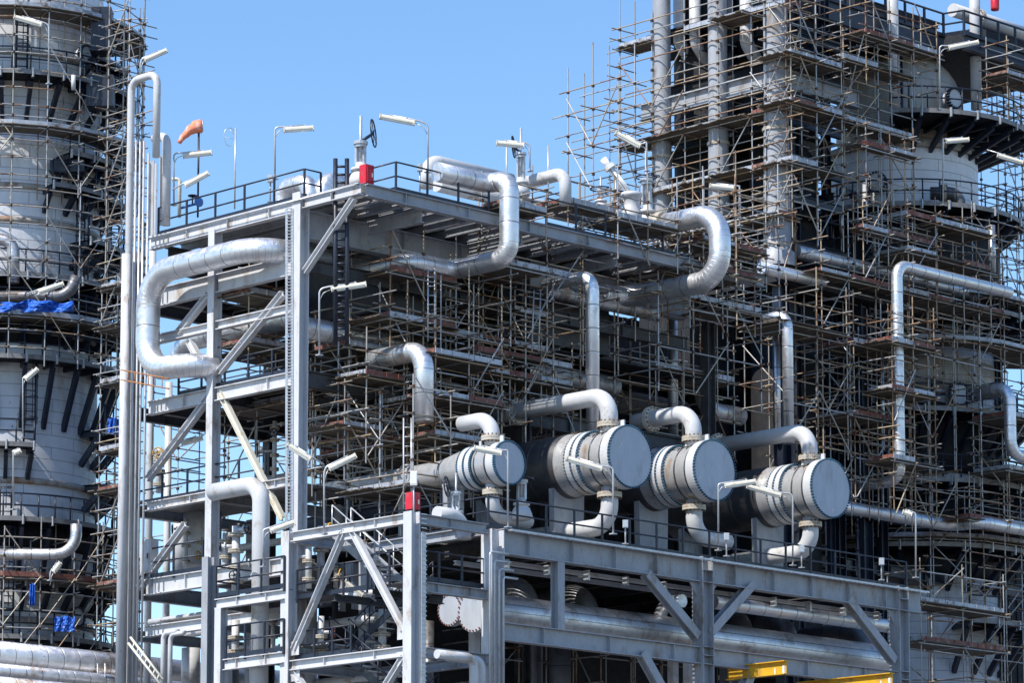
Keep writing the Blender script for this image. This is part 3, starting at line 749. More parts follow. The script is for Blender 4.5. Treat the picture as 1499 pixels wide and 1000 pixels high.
# top deck edge
beam(ms, (XL, YD, zT-.2), (XL, YF-.23, zT-.2), .42, .3, 'steelw', 2.5)
beam(ms, (XL, YF+.23, zT-.25), (XL, YE, zT-.25), .5, .3, 'steelw', 2.4)
beam(ms, (XL+.2, YD, zT-.22), (XR, YD, zT-.22), .46, .3, 'steel', 3.2)
beam(ms, (XL+.25, YF, zT-.95), (XR-1.2, YF, zT-.95), 1.05, .45, 'steel', 3.0)
beam(ms, (XL+.25, YF+8, zT-.95), (XR-1.2, YF+8, zT-.95), 1.0, .4, 'dsteel')
dk = MB(); dk.box(XL+.16, XR, YF-.2, YE, zT-.012, zT+.035); dk.build('deck', 'grate', ms)
dk = MB(); x = XL+.2
while x < XR-.1: dk.bar((x, YD+.16, zT+.01), (x, YF-.21, zT+.01), .028, .022); x += .13
for y in (YD+.6, YD+1.4, YD+2.2, YD+3.0): dk.bar((XL+.2, y, zT+.034), (XR, y, zT+.034), .012, .008)
dk.build('grating', 'grate', ms)
x = XL+1.5; k = 0
while x < XR-.3:
    c = MB(); c.ibeam((x, YD+.18, zT-.17), (x, YE, zT-.17), .28, .18); c.build('joist', 'steel', ms); x += 1.15
x = XL+3.2
while x < XR:
    c = MB(); c.ibeam((x, YD+.2, zT-.62), (x, YF-.24, zT-.62), .5, .24); c.build('cantilever', 'steel', ms); x += 5.2
brace(ms, on('x', XL, 447, 398), on('x', XL, 519, 290), .22, .22)
# hood like duct boxes hung under the deck
for xa, xb in ((XL+4.5, XL+7.5), (XL+11, XL+17)):
    b = MB(); b.box(xa, xb, YF+.6, YF+6, zT-3.4, zT-1.2); b.build('duct_box', 'dsteel', ms)
# beams on the left face
for py, px, h, st in ((418, 310, .72, 0), (494, 245, .34, 0), (557, 420, .52, 2.4), (848, 300, .62, 2.0), (914, 300, .42, 0), (728, 300, .34, 1.6)):
    z = zX(XL, px, py); ya, yb = (YF+.24, YE-.3)
    beam(ms, (XL, YF+.24, z), (XL, YG-.22, z), h, .3, 'steelw', st); beam(ms, (XL, YG+.22, z), (XL, YE, z), h, .3, 'steelw', st)
zL2 = zX(XL, 310, 418); zL4 = zX(XL, 420, 557)
for z, hh in ((zL2, .5), (zL4, .6)):
    for y in (YF, YF+8): beam(ms, (XL+.24, y, z), (XR-1, y, z), hh, .3, 'dsteel', 3)
for a, b in (((415, 430), (322, 545)), ((306, 432), (262, 487)), ((306, 583), (217, 702)), ((278, 500), (310, 560)), ((272, 768), (204, 862))):
    brace(ms, on('x', XL-.02, *a), on('x', XL-.02, *b), .26, .24, 'steelw')
brace(ms, on('x', XL-.02, 323, 575), on('x', XL-.02, 414, 760), .22, .2, 'cream')
for py, px, hh, mm in ((728, 300, .4, 'steel'), (848, 300, .6, 'steel'), (914, 300, .4, 'steel'), (557, 420, .5, 'dsteel'), (418, 310, .5, 'dsteel')):
    z = zX(XL, px, py)
    for y in (YG, YH): beam(ms, (XL+.2, y, z-.03), (9-.2, y, z-.03), hh, .26, mm, 2.2)
    beam(ms, (9, YF+.3, z), (9, YE, z), hh, .26, 'dsteel')
for y in (YF+2.4, (YG+YH)/2+.2, YH-1.2): colm(ms, 6.2, y, 0, zX(XL, 300, 735), 'steel', .34, .3)
for py, ya_, yb_, xb_ in ((846, YF+.6, YG-.4, 8.5), (906, YG+.4, YE-.5, 5.5), (553, YF+.6, YG+2, 7.5)):
    z = zX(XL, 300 if py != 553 else 420, py)
    b = MB(); x = XL+.3
    while x < xb_: b.bar((x, ya_, z+.2), (x, yb_, z+.2), .03, .02); x += .11
    b.build('grating', 'grate', ms)
# dark closed floor plates, added to keep the inside black
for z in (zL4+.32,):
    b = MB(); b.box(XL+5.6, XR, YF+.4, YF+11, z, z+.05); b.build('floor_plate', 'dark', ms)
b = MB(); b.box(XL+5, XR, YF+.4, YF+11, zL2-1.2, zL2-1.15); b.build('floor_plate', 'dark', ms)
# navy stringers' ladder through the top deck
# railings of the top deck
zq = zT+.04
railing([(XL+.1, YE-.3, zq)]+[along(V3((XL+.1, YF, zq)), 'y', px=446)]+path(along(V3((XL+.1, YF, zq)), 'y', px=446), 'x470')[1:], ms, 1.1, 1.55)
rc = along(V3((XL, YD+.1, zq)), 'x', px=580)
railing([along(rc, 'y', px=512), rc, along(rc, 'x', px=716)], ms, 1.1, 1.5)
r2 = along(rc, 'x', px=800); railing([r2, along(rc, 'x', px=1012)], ms, 1.1, 1.6)
railing([(XL+.1, YF+.3, zL4+.3), (XL+.1, YG+2.2, zL4+.3)], ms, 1.0, 1.5)
zz = zX(XL, 300, 722); railing([(XL+.1, YG+4.6, zz), (XL+.1, YF+2, zz)], ms, 1.05, 1.5)
zz = zX(XL, 300, 836); railing([(XL-.1, YE, zz), (XL-.1, YG+.4, zz)], ms, 1.15, 1.5)
b = MB(); b.box(XL+.2, XL+3.2, YG-1, YE, zz-.05, zz); b.build('floor_plate', 'grate', ms)
b = MB(); b.box(XL+.2, XL+4, YF+1, YG+4.6, zX(XL, 300, 722)-.05, zX(XL, 300, 722)); b.build('floor_plate', 'grate', ms)
# cable tray riser and edge conduits
ct = MB(); p = on('x', XL-.35, 424, 305); q = on('x', XL-.35, 424, 770); 
for o_ in (-.1, .1): ct.bar(p+RT*o_, q+RT*o_, .012, .045, RT)
n_ = int((p-q).length/.12)
for k in range(n_): s = p+(q-p)*k/n_; ct.bar(s-RT*.088, s+RT*.088, .03, .012)
ct.build('cable_tray', 'galv', ms)
ct = MB()
for off in (-.24, -.30): ct.tube([(XL+off, YD, zT-.12), (XL+off, YE+.4, zT-.12)], .03, 6)
ct.build('conduit', 'galv', ms)
tag(ladder(on('y', 6.2, 500, 505), on('y', 6.2, 500, 232), RT, .42, None, 'navy', .085, .3, 'navy ladder with two stringers rising through the top deck beside the main column'), None, None)

# small platform structure at lower left (in front of main structure)
sp = thing('side_platform', 'small railed platform on a column left of the stair structure', 'platform', (0, 9, 0))
zs_ = zX(-.2, 400, 866); ya = along(V3((-.2, 8, zs_)), 'y', px=418).y; yb = along(V3((-.2, 8, zs_)), 'y', px=318).y
beam(sp, (-.2, ya, zs_-.18), (-.2, yb, zs_-.18), .36, .25, 'steelw', 1.6); beam(sp, (-.2, yb, zs_-.18), (3, yb, zs_-.18), .36, .25, 'steel')
b = MB(); b.box(-.05, 3, ya, yb, zs_, zs_+.04); b.build('deck', 'grate', sp)
colm(sp, -.2, yb-.25, 0, zs_-.36, 'steelw', .34, .34); colm(sp, -.2, yb+.5, 0, zs_+1.6, 'steel', .34, .34)
railing([(2.8, yb, zs_+.05), (-.25, yb, zs_+.05), (-.25, ya, zs_+.05)], sp, 1.15, 1.1)
zs2 = zX(-.2, 400, 958); beam(sp, (-.2, ya, zs2-.18), (-.2, yb-.5, zs2-.18), .4, .25, 'steelw', 1.6)
railing([(-.25, yb-.6, zs2+.05), (-.25, ya, zs2+.05)], sp, 1.15, 1.1)
zs3 = zX(-.2, 400, 990); b = MB(); b.box(-.05, 3, ya, yb-.5, zs2, zs2+.04); b.build('deck', 'grate', sp)
for px, r, lab in ((383, .30, 'stout white standpipe behind the small side platform'),):
    pass
# ================================================================== pipes of the main structure
GP = 'clad process pipes'
CP = path(('x', .9, 380, 361), 'y218', 'z545', 'y277')
pipe('big silver C-shaped pipe on the left face of the steel structure', [q_+V3((3.2, 0, 0)) for q_ in CP[:1]]+CP+[CP[-1]+V3((1.2, 0, 0))], .46, 'alu', 1.35, group=GP, n=28)
pipe('silver pipe behind the bracing, bending down inside the C-shaped pipe', path(('x', 4.5, 440, 462), 'y262', 'z548'), .42, 'alu', 1.0, group=GP)
pipe('white pipe with a square bend at the lower left, dropping past the side platform', path(('x', .4, 312, 721), 'y383', 'z1050'), .32, 'pipew', .7, group=GP)
zq3 = zY(6.4, 745, 255)
pipe('silver pipe rising through the top deck and bending left above it', path(('y', 4.1, 746, 340), 'z262', 'y716', 'x640')[:0:-1]+path(('y', 4.1, 746, 340), 'z377', 'y662', 'x600', 'y515')[1:], .37, 'alu', .62, group=GP, n=24)
pipe('white pipe hooked over the top deck behind the railing', path(('y', 9.5, 626, 275), 'z235', 'x748'), .29, 'pipew', .6, group=GP)
pipe('silver pipe with two humps on the top deck, left of the red box', path(('y', 15, 414, 300), 'z276', 'y455', 'z300'), .36, 'alu', .55, group=GP)
pipe('silver pipe hump on the top deck beside the valve', path(('y', 13, 474, 300), 'z263', 'x520', 'z300'), .38, 'alu', .55, group=GP)
pipe('thick silver pipe bending down at the right end of the top deck', path(('y', 6.2, 964, 331), 'y1054', 'z408', 'y915', 'x880'), .43, 'alu', 1.1, group=GP, n=28, flanges=[])
pipe('copper toned flanged stub joined to the thick silver pipe', path(('y', 6.2, 962, 331), 'y975'), .52, 'flange', group=GP)
pipe('silver vertical pipe behind the largest exchanger, bent left at its top', path(('y', 4.4, 868, 500), 'z403', 'y800')[:0:-1]+path(('y', 4.4, 868, 500), 'z640')[1:], .26, 'alu', .62, group=GP, n=24)
pipe('silver vertical pipe left of the third exchanger', path(('y', 9.5, 985, 440), 'z640'), .21, 'alu', group=GP)
pipe('silver vertical pipe with an elbow, behind the right-hand exchangers', path(('y', 8.5, 1122, 467), 'y1153', 'z650'), .23, 'alu', .55, group=GP)
pipe('thin silver vertical pipe just left of the elbowed one behind the exchangers', path(('y', 9.5, 1138, 490), 'z650'), .14, 'alu', group=GP)
pipe('fat silver elbow pipe shining in the centre, turning down into scaffold', path(('y', 5.1, 621, 560), 'z512', 'y545')[:0:-1]+path(('y', 5.1, 621, 560), 'z618')[1:], .37, 'alu', .75, group=GP, n=24)
pipe('silver slanting pipe under the third exchanger pipe', path(('y', 10, 1030, 545), 'z600', 'x1085'), .38, 'aluo', .8, group=GP)
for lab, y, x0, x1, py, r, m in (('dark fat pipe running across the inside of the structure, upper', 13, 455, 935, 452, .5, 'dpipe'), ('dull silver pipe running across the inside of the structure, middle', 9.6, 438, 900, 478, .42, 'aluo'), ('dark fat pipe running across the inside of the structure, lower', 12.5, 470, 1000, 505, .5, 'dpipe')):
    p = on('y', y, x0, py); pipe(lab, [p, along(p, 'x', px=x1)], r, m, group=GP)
pipe('silver hump of pipe above the dark pipes in the centre', path(('y', 12, 560, 470), 'z437', 'x625', 'z480'), .36, 'aluo', .6, group=GP)
pipe('silver pipe low on the right of the scaffold over the largest exchanger', path(('y', 8, 800, 425), 'x960'), .3, 'aluo', group=GP)
pipe('white stub pipe bent over the top deck near the grating scaffold', path(('y', 8, 765, 268), 'y828', 'z300'), .24, 'pipew', .5, group=GP)
pipe('horizontal white pipe along the top deck behind the scaffold', path(('y', 9, 640, 268), 'x905'), .33, 'pipew', group=GP)
pipe('silver capped pipe across the left lower bays', path(('x', 4, 420, 818), 'y215'), .13, 'pipew', group=GP)
pipe('warm grey pipe slanting right of the thick silver bend', path(('y', 8.6, 1115, 392), 'x1205'), .26, 'alu', group=GP)
# right-hand pipes
pipe('silver pipe hooked over and dropping through the right-hand scaffold', path(('y', 7, 1478, 428), 'x1313', 'z703', 'y1235'), .25, 'alu', .6, group=GP, n=24)
pipe('silver elbow pipe at the right edge of the picture', path(('y', 8.5, 1432, 575), 'y1478', 'z665', 'x1530'), .27, 'alu', .65, group=GP)
pipe('long silver pipe crossing the lower right scaffold', path(('y', 9, 1225, 741), 'x1395', 'y1435', 'x1540'), .28, 'alu', .7, group=GP)
pipe('dull grey pipe around the right-hand tower below its round platform', path(('y', 9.3, 1165, 368), 'x1430', 'y1408'), .32, 'aluo', .6, group=GP)
for px, py0, py1, y, r, lab in ((1232, 305, 345, 11, .09, 'short grey standpipe below the right tower platform'), (1375, 310, 365, 11, .12, 'grey standpipe under the right tower platform'), (1291, 520, 660, 9, .1, 'grey standpipe beside the dropping silver pipe'), (1452, 330, 400, 9, .16, 'grey standpipe at the right of the tower platform')):
    p = on('y', y, px, py0); pipe(lab, path(p, 'z%d' % py1), r, 'aluo', group=GP)
# lower left big pipes (pipe rack) running behind everything
for lab, y, py, r in (('huge silver pipe of the rack at the bottom left, upper', 26, 962, .58), ('silver pipe of the rack at the bottom left, middle', 25, 985, .3), ('huge silver pipe of the rack at the bottom left edge', 22, 1012, .5)):
    p = on('y', y, -40, py-6); pipe(lab, [p, along(p, 'x', px=560)], r, 'aluo', group='pipes of the rack at the lower left')
# tall mast-like vent and conduits at the left
pipe('tall slim grey vent pipe with an inverted U top left of the steel structure', path(('x', 1.2, 229, 230), 'z107', 'y193', 'z1060'), .145, 'pipew', .45, group='vent pipes', dense=False)
o = pipe('white pole standing in front of the left end of the structure', path(('x', .6, 185, 372), 'z1050'), .165, 'steelw', group='vent pipes', cat='pole', name='pole')
pipe('short grey vent with a hooked top beside the tall vent pipe', path(('x', 1.8, 226, 203), 'y245', 'z330'), .17, 'pipew', .4, group='vent pipes')
for px, top, lab in ((200, 205, 'leftmost'), (206, 207, 'second from left'), (211.5, 206, 'third from left'), (218, 224, 'fourth from left')):
    pipe('thin conduit beside the white pole, %s' % lab, path(('x', 1.0, px, top), 'z1040'), .045, 'galv', group='thin conduits by the white pole', n=8, cat='conduit', name='conduit')
for px, lab in ((226, 'grey standing pipe behind the thin conduits'), (248, 'grey standing pipe seen against the sky at the lower left')):
    p = on('x', 5, px, 560 if px > 230 else 240); pipe(lab, path(p, 'z1030'), .14, 'pipew', group='standpipes at the lower left')
for px, r, top, lab in ((240, .1, 870, 'first bent white standpipe at the lower left'), (250, .09, 872, 'second bent white standpipe at the lower left')):
    pipe(lab, path(('x', .8, px+20, top+52), 'z%d' % (top+55), 'y%d' % px, 'z1040'), r, 'pipew', .25, group='standpipes at the lower left')
for px, py0, py1, r, lab in ((268, 745, 840, .34, 'grey post behind the lower left railing'), (297, 752, 830, .75, 'grey small tank behind the lower left railing'), (380, 905, 1010, .36, 'standing pipe under the side platform'), (280, 950, 1010, .36, 'standing pipe under the lower left beams'), (443, 885, 1010, .55, 'grey standing drum left of the stair flights')):
    p = on('x', 5 if px < 400 else 3.0, px, py0); pipe(lab, path(p, 'z%d' % py1), r, 'pipew', group='standpipes at the lower left', dense=False)
tag(ladder(on('x', .2, 178, 549), on('x', .2, 248, 562), ZZ, .38, None, 'orange', .03, .42, 'orange rusted ladder lashed flat across the white pole', 'ladder'), None, None)
tag(ladder(on('x', .5, 190, 938), on('x', .5, 238, 1000), V3((.4, 0, 1)), .25, None, 'cream', .05, .3, 'cream slatted ladder leaning at the bottom left beside the conduits', 'ladder'), None, None)
tag(ladder(on('w', 22, 149, 1010), on('w', 22, 149, 972), RT, .3, None, 'galv', .03, .3, 'short ladder top poking up over the silver rack pipes', 'ladder'))
tag(ladder(on('y', 5.3, 604, 545), on('y', 5.3, 604, 480), RT, .3, None, 'galv'), 'short', 'ladder') if False else None
ladder(on('y', 4.6, 597, 765), on('y', 4.6, 597, 612), RT, .28, None, 'galv', .03, .32, 'aluminium ladder inside the scaffold left of the red box')
ladder(on('y', 5.6, 632, 500), on('y', 5.6, 632, 392), RT, .25, None, 'galv', .03, .32, 'aluminium ladder hanging from the deck under the silver pipe')
ladder(on('y', 6.0, 784, 515), on('y', 6.0, 787, 425), RT, .26, None, 'galv', .03, .32, 'aluminium ladder below the scaffold deck left of the vertical silver pipe')

# ================================================================== things on the top deck
dz = zT+.04
valve('tall gate valve with a black side handwheel on the top deck beside the red box', on('y', 7.0, 528, 275), 2.75, (.55, -.1, .35), (.75, -1, .1), wr=.52)
valve('gate valve with a tall stem on the top deck right of the hooked white pipe', on('y', 7.2, 763, 288), 2.75, (-.4, 0, .1), (.75, -1, .1), wr=.42, s=.8)
valve('white gate valve among scaffold tubes near the right end of the top deck', on('y', 6.6, 947, 335), 3.2, None, s=1.0)
p = on('y', 5.6, 925, 330); root = thing('control_valve', 'white control valve with a slanted ribbed actuator near the right end of the top deck', 'valve', p)
b = MB(); b.lathe(p, ZZ, [(0, 0), (.4, .02), (.42, .5), (.3, .7), (.3, 1.1), (.42, 1.15), (.42, 1.3), (0, 1.32)], 20); b.build('body', 'pipew', root)
b = MB(); q = p+ZZ*1.2; e = q-RT*.85+ZZ*1.15
for k in range(4):
    off = RT*(.1*math.cos(PI*k/2))+FW*(.1*math.sin(PI*k/2)); b.tube([q+off, e+off], .05, 6)
b.disc(e, e-q, .24, .16, 16); b.disc(q, e-q, .24, .12, 16); b.tube([e, e+(e-q)*.3], .14, 10); b.build('actuator', 'white', root)
for lb, px, py in (('white valve bonnet standing beside the slanted actuator', 902, 318), ('second white valve bonnet left of the slanted actuator', 880, 312)):
    valve(lb, on('y', 7.5, px, py), 1.5, None, 'white', s=.7)
redbox('red hose box on the top deck beside the tall gate valve', on('y', 6.2, 536, 272), .4, .36, .72)
p = on('y', 6, 633, 278)
post_box('grey instrument box on a post behind the top deck railing', on('y', 5.6, 615, 284), 1.0, m='galv')
post_box('grey junction box on the left railing of the top deck', on('x', XL+.4, 396, 296), .9, m='galv')
# windsock
p = on('x', XL+2.0, 290, 318); root = thing('windsock', 'orange windsock on a dark pole at the left end of the top deck', 'windsock', p)
b = MB(); t = along(p, 'z', py=186); b.tube([p, t], .04, 8); b.build('pole', 'navy', root)
t2 = on('w', (t-CAM).dot(FW)-DIST, 297, 184); e2 = on('w', (t-CAM).dot(FW)-DIST, 262, 209)
b = MB(); d = (e2-t2); n = 14; rs = [.20, .27, .27, .25, .22, .19, .17, .14, .12, .10, .08]
b.tube([t2+d*(i/10)+ZZ*(.22*math.sin(i/10*PI)*.8)+RT*.02*math.sin(i*2.1) for i in range(11)], [r*(1+.08*math.sin(i*2.7)) for i, r in enumerate(rs)], n, True); b.build('sock', 'sock', root)
b = MB(); q = t2+ZZ*.0; b.tube([q+(RT*.0+CU*math.cos(2*PI*k/16)+(d.normalized().cross(CU)).normalized()*math.sin(2*PI*k/16))*.22 for k in range(16)], .018, 6, closed=True); b.build('hoop', 'galv', root)
# ring antenna
p = on('x', XL+1.2, 344, 306); root = thing('ring_mast', 'thin mast with a wire ring at its top on the left of the top deck', 'antenna', p)
b = MB(); t = along(p, 'z', py=187); b.tube([p, t], .03, 6); b.build('pole', 'galv', root)
b = MB(); q = t-RT*.22-ZZ*.35; b.tube([q+(RT*.8+FW*.4)*.27*math.cos(2*PI*k/24)+ZZ*.36*math.sin(2*PI*k/24) for k in range(24)], .012, 5, closed=True)
b.tube([t-ZZ*.3, q+ZZ*.34-RT*.05], .01, 5); b.tube([t-ZZ*.45, q-RT*.2], .01, 5); b.build('ring', 'galv', root)
p = on('x', XL+.8, 263, 318); root = thing('hose_post', 'tan hydrant post with a blue gauge at the far left of the top deck', 'hydrant', p)
b = MB(); t = along(p, 'z', py=262); b.tube([q for q, k in fillet([p, t, t-RT*.3], .12, 5)], .07, 8); b.build('post', 'cream', root)
b = MB(); b.tube([p+ZZ*.35, p+ZZ*.55+RT*.7], .05, 6); b.disc(p+ZZ*.6+RT*.75, FW, .17, .2, 16); b.build('gauge', 'blue', root)
b = MB(); handwheel(b, p+ZZ*.85+RT*.5, ZZ, .16); b.tube([p+ZZ*.5+RT*.5, p+ZZ*.85+RT*.5], .03, 6); b.build('handwheel', 'navy', root)
for px, py0, py1 , lab in ((238, 330, 228, 'broad grey upright post at the left end of the top deck'), (220, 345, 235, 'grey upright post near the vent pipes')):
    p = on('x', XL+.6, px, py0); c = MB(); c.ibeam(p, along(p, 'z', py=py1), .26, .24, RT); tag(c.build('upright_post', 'steelw'), lab, 'post', 'upright posts at the left end')
for px, py0, py1, y, lab in ((803, 300, 213, 6.5, 'thin dark rod standing on the top deck left of the open scaffold'), (742, 300, 205, 6.5, 'thin grey rod standing on the top deck beside the tall stem')):
    p = on('y', y, px, py0); b = MB(); b.tube([p, along(p, 'z', py=py1)], .03, 6); b.disc(p, ZZ, .1, .03, 10); tag(b.build('rod', 'galv'), lab, 'rod')

# ================================================================== lamps
LAMPS = [
 ('cream lamp on a bent pole at the top left against the left tower', (62, 36), (21, 24), 25, 72, 122, 36),
 ('lamp tilted up against the sky right of the left tower', (212, 88), (245, 73), 25, 206, 118, 92),
 ('lamp beside the windsock pole', (268, 228), (311, 223), 13, 255, 300, 224),
 ('pale slanted lamp without a pole behind the left railing', (271, 272), (306, 253), 12, None, None, None),
 ('lamp on a pole standing against the sky left of the ladder', (416, 190), (460, 187), 10, 403, 262, 186),
 ('long lamp against the sky left of the hooked white pipe', (608, 180), (556, 170), 8, 627, 252, 181),
 ('short lamp above the tall valve stem in the middle of the top deck', (768, 213), (727, 209), 9, 776, 250, 214),
 ('long lamp in front of the left edge of the tall scaffold', (938, 214), (901, 194), 12, 947, 250, 206),
 ('lamp on a pole beside the navy ladder', (485, 424), (537, 416), 6, 468, 520, 423),
 ('big pale lamp without a pole in front of the main column', (455, 673), (421, 651), 2, None, None, None),
 ('big pale lamp on a pole right of the main column', (482, 687), (522, 667), 2, 475, 782, 692),
 ('lamp in front of the cover of the smallest heat exchanger', (735, 664), (694, 656), 1.5, 744, 772, 659),
 ('lamp in front of the largest heat exchanger', (882, 687), (829, 671), 5, 898, 782, 684),
 ('lamp in front of the third heat exchanger cover', (1061, 712), (1107, 705), 12, 1052, 806, 709),
 ('lamp in front of the right-hand heat exchanger', (1144, 726), (1093, 712), 16, 1161, 828, 723),
 ('lamp on the pole at the right end of the platform', (1335, 754), (1322, 750), 20, 1341, 846, 753),
 ('lamp on a hooked pole right of the thick silver pipe', (1077, 276), (1039, 272), 20, 1083, 330, 272),
 ('lamp at the upper right under the navy platform', (1389, 70), (1433, 61), 33, 1376, 160, 66),
 ('lamp in front of the round right-hand tower', (1385, 207), (1419, 204), 33, 1381, 300, 203),
 ('lamp pointing left above the lower left column', (396, 778), (432, 765), 2, 386, 830, 776),
 ('lamp hanging inside the stair structure', (532, 872), (505, 852), 4, None, None, None),
 ('short pale lamp under a round platform of the left tower', (38, 556), (56, 540), 25, 34, 640, 556),
 ('lamp lying over the blue sheet on the left tower', (57, 428), (94, 415), 25, None, None, None),
 ('lamp on the left tower above the rusty round scaffold', (79, 838), (89, 824), 25, 74, 850, 842),
 ('small lamp on a pole by the balcony of the left tower', (22, 664), (31, 660), 25, 20, 746, 663),
 ('lamp seen against the sky at the far right', (1460, 227), (1498, 238), 35, None, None, None),
 ('pale lamp inside the lower left bays seen against the sky', (266, 650), (297, 641), 14, None, None, None),
]
for L in LAMPS: lamp(*L)

# ================================================================== left tower
tw = 40.0
def tower_axis(px, w): p = on('w', w, px, 700); return (p.x, p.y)
TLc = tower_axis(4, tw); mid = V3((TLc[0], TLc[1], 0))
FACE = 225.4            # bearing that faces the camera
pxm = FPX/(DIST+tw)     # px per metre there
RL = 138/pxm
def zt_(c, py): return on('w', (V3((c[0], c[1], 0))-CAM).dot(FW)-DIST, 4 if c is TLc else 1330, py).z
def zfront(c, py, R):   # height whose ring of radius R shows its nearest point in image row py
    w = (V3((c[0], c[1], 0))-CAM).dot(FW)-DIST-R
    return on('w', w, 4 if c is TLc else 1330, py).z
tl = thing('column_tower', 'thick pale clad column tower with round platforms at the left edge', 'tower', (TLc[0], TLc[1], 0))
b = MB(); b.lathe(mid, ZZ, [(RL, 2), (RL, 52)], 96, R=RL); b.build('shell', 'clad', tl)
for py in (20, 72, 268, 318, 480, 700, 905):
    z = zfront(TLc, py, RL); b = MB(); b.lathe(mid, ZZ, [(RL+.002, z-.22), (RL+.13, z-.2), (RL+.13, z), (RL+.002, z+.08)], 96); b.build('stiffener_ring', 'band', tl)
def rail_arc(c, r, z, a0, a1, n): return [V3((c[0]+r*math.cos(math.radians(a0+(a1-a0)*k/n)), c[1]+r*math.sin(math.radians(a0+(a1-a0)*k/n)), z)) for k in range(n+1)]
def platform(root, c, r0, r1, z, a0, a1, brk=2.6, nb=None, rail=True, m='navy', deck='dark', drop=None):
    b = MB(); A0, A1 = math.radians(a0), math.radians(a1)
    # lathe angle convention for a vertical axis: e1 = +x, e2 = z cross x = +y
    b.lathe((c[0], c[1], 0), ZZ, [(r0, z-.07), (r1, z-.07), (r1, z-.002), (r0, z-.002), (r0, z-.07)], 48, A0, A1, False)
    o = b.build('platform', deck, root)
    b = MB(); b.lathe((c[0], c[1], 0), ZZ, [(r1+.02, z-.14), (r1+.05, z-.14), (r1+.05, z+.07), (r1+.02, z+.07)], 48, A0, A1, False); b.build('edge_channel', 'grate', o)
    nb = nb or max(2, int((a1-a0)/13))
    for k in range(nb+1):
        a = math.radians(a0+(a1-a0)*(k+.02)/(nb+.04)); e = V3((math.cos(a), math.sin(a), 0)); q = V3((c[0], c[1], 0))
        s = MB(); s.bar(q+e*(r1-.1)+ZZ*(z-.2), q+e*(r0+.02)+ZZ*(z-.2), .07, .11)
        s.bar(q+e*(r1-.35)+ZZ*(z-.33), q+e*(r0+.02)+ZZ*(z-brk), .09, .13); s.build('bracket', m, o)
        s = MB(); s.bar(q+e*(r1+.06)+ZZ*(z-.28), q+e*(r1+.06)+ZZ*(z+.14), .05, .03); s.build('clip', 'galv', o)
    if rail:
        pts = rail_arc(c, r1-.04, z, a0, a1, max(4, int((a1-a0)/8))); rb = MB()
        for hh in (1.1, .58): rb.tube([p+ZZ*hh for p in pts], .038, 6)
        for p in pts: rb.tube([p, p+ZZ*1.1], .038, 6)
        rb.build('railing', m, o)
    return o
for py, ro, brk in ((101, 5.75, 1.9), (398, 5.4, 1.6), (519, 5.55, 3.0), (757, 5.4, 3.0), (930, 5.5, 2.0)):
    platform(tl, TLc, RL, ro, zfront(TLc, py, ro), FACE-25, FACE+118, brk)
platform(tl, TLc, RL, 5.4, zfront(TLc, 566, 5.4), FACE-25, FACE-2, 1.2) if False else None
for py, ro, a0, bk in ((212, 5.5, 38, 1.2), (262, 5.3, 30, 1.1), (335, 5.5, 50, 1.2), (60, 5.3, 55, 1.0), (455, 5.3, -25, 1.2), (610, 5.6, 62, 1.6), (690, 5.5, 66, 1.2), (848, 5.2, 20, 1.2)):
    platform(tl, TLc, RL, ro, zfront(TLc, py, ro), FACE+a0, FACE+118, bk)
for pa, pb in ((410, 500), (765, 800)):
    b = MB(); b.lathe(mid, ZZ, [(RL+.001, zfront(TLc, pb, RL)), (RL+.1, zfront(TLc, pb, RL)+.01), (RL+.1, zfront(TLc, pa, RL)), (RL+.001, zfront(TLc, pa, RL)+.01)], 72, R=RL); b.build('added_dark_skirt', 'dark', tl)  # black skirts added to darken the pale shell between platforms
zb_ = zfront(TLc, 648, 5.3); platform(tl, TLc, RL, 5.3, zb_, FACE-30, FACE+23, 1.4)
def manway(root, c, R, px, py, r, depth=.55):
    w0 = (V3((c[0], c[1], 0))-CAM).dot(FW)-DIST
    s = (px-(4 if c is TLc else RCX))/(FPX/(DIST+w0-R*.8)); a = math.asin(max(-.95, min(.95, s/R)))
    e = (-FW*math.cos(a)+RT*math.sin(a)); z = on('w', w0-R*math.cos(a), px, py).z
    q = V3((c[0], c[1], z))+e*R
    b = MB(); b.lathe(q-e*.3, e, [(r*.8, 0), (r*.8, depth+.2), (r, depth+.21), (r, depth+.3), (0, depth+.31)], 28, smooth=False); o = b.build('manway', 'pipew', root)
    b = MB(); 
    e1 = e.cross(ZZ); 
    for k in range(20):
        aa = 2*PI*k/20; p = q+e*(depth-.02)+(e1*math.cos(aa)+ZZ*math.sin(aa))*r*1.0; b.tube([p-e*.14, p+e*.1], .05, 6)
    b.build('bolts', 'navy', o)
RCX = 1325
manway(tl, TLc, RL, 118, 82, .42); manway(tl, TLc, RL, 118, 905, .42)
# ladders and pipes on the tower
def on_shell(c, R, a, z, out=0.): 
    e = V3((math.cos(math.radians(a)), math.sin(math.radians(a)), 0)); return V3((c[0], c[1], z))+e*(R+out), e
for a, p0, p1 in ((FACE+14, 100, -20), (FACE+52, 398, 250), (FACE+22, 648, 525), (FACE+10, 757, 700), (FACE+12, 930, 760)):
    q, e = on_shell(TLc, RL, a, zfront(TLc, p0, 5.3), .5); t, e = on_shell(TLc, RL, a, zfront(TLc, p1, 5.3), .5)
    ladder(q, t, e.cross(ZZ), .5, tl, 'navy', .045, .3, cage=True)
GT = 'pipes on the left tower'
tp = lambda px, py, d=-6.0: on('w', tw+d, px, py)
def wpath(pts, w): return [on('w', w, *p) for p in pts]
pipe('silver pipe looping round the left tower above its lowest platform', wpath([(-20, 812), (112, 812), (112, 768)], tw-6), .25, 'aluo', .9, group=GT)
pipe('silver elbow standing on the second platform of the left tower', wpath([(20, 415), (20, 352), (-10, 350)], tw-5.2), .28, 'aluo', .6, group=GT)
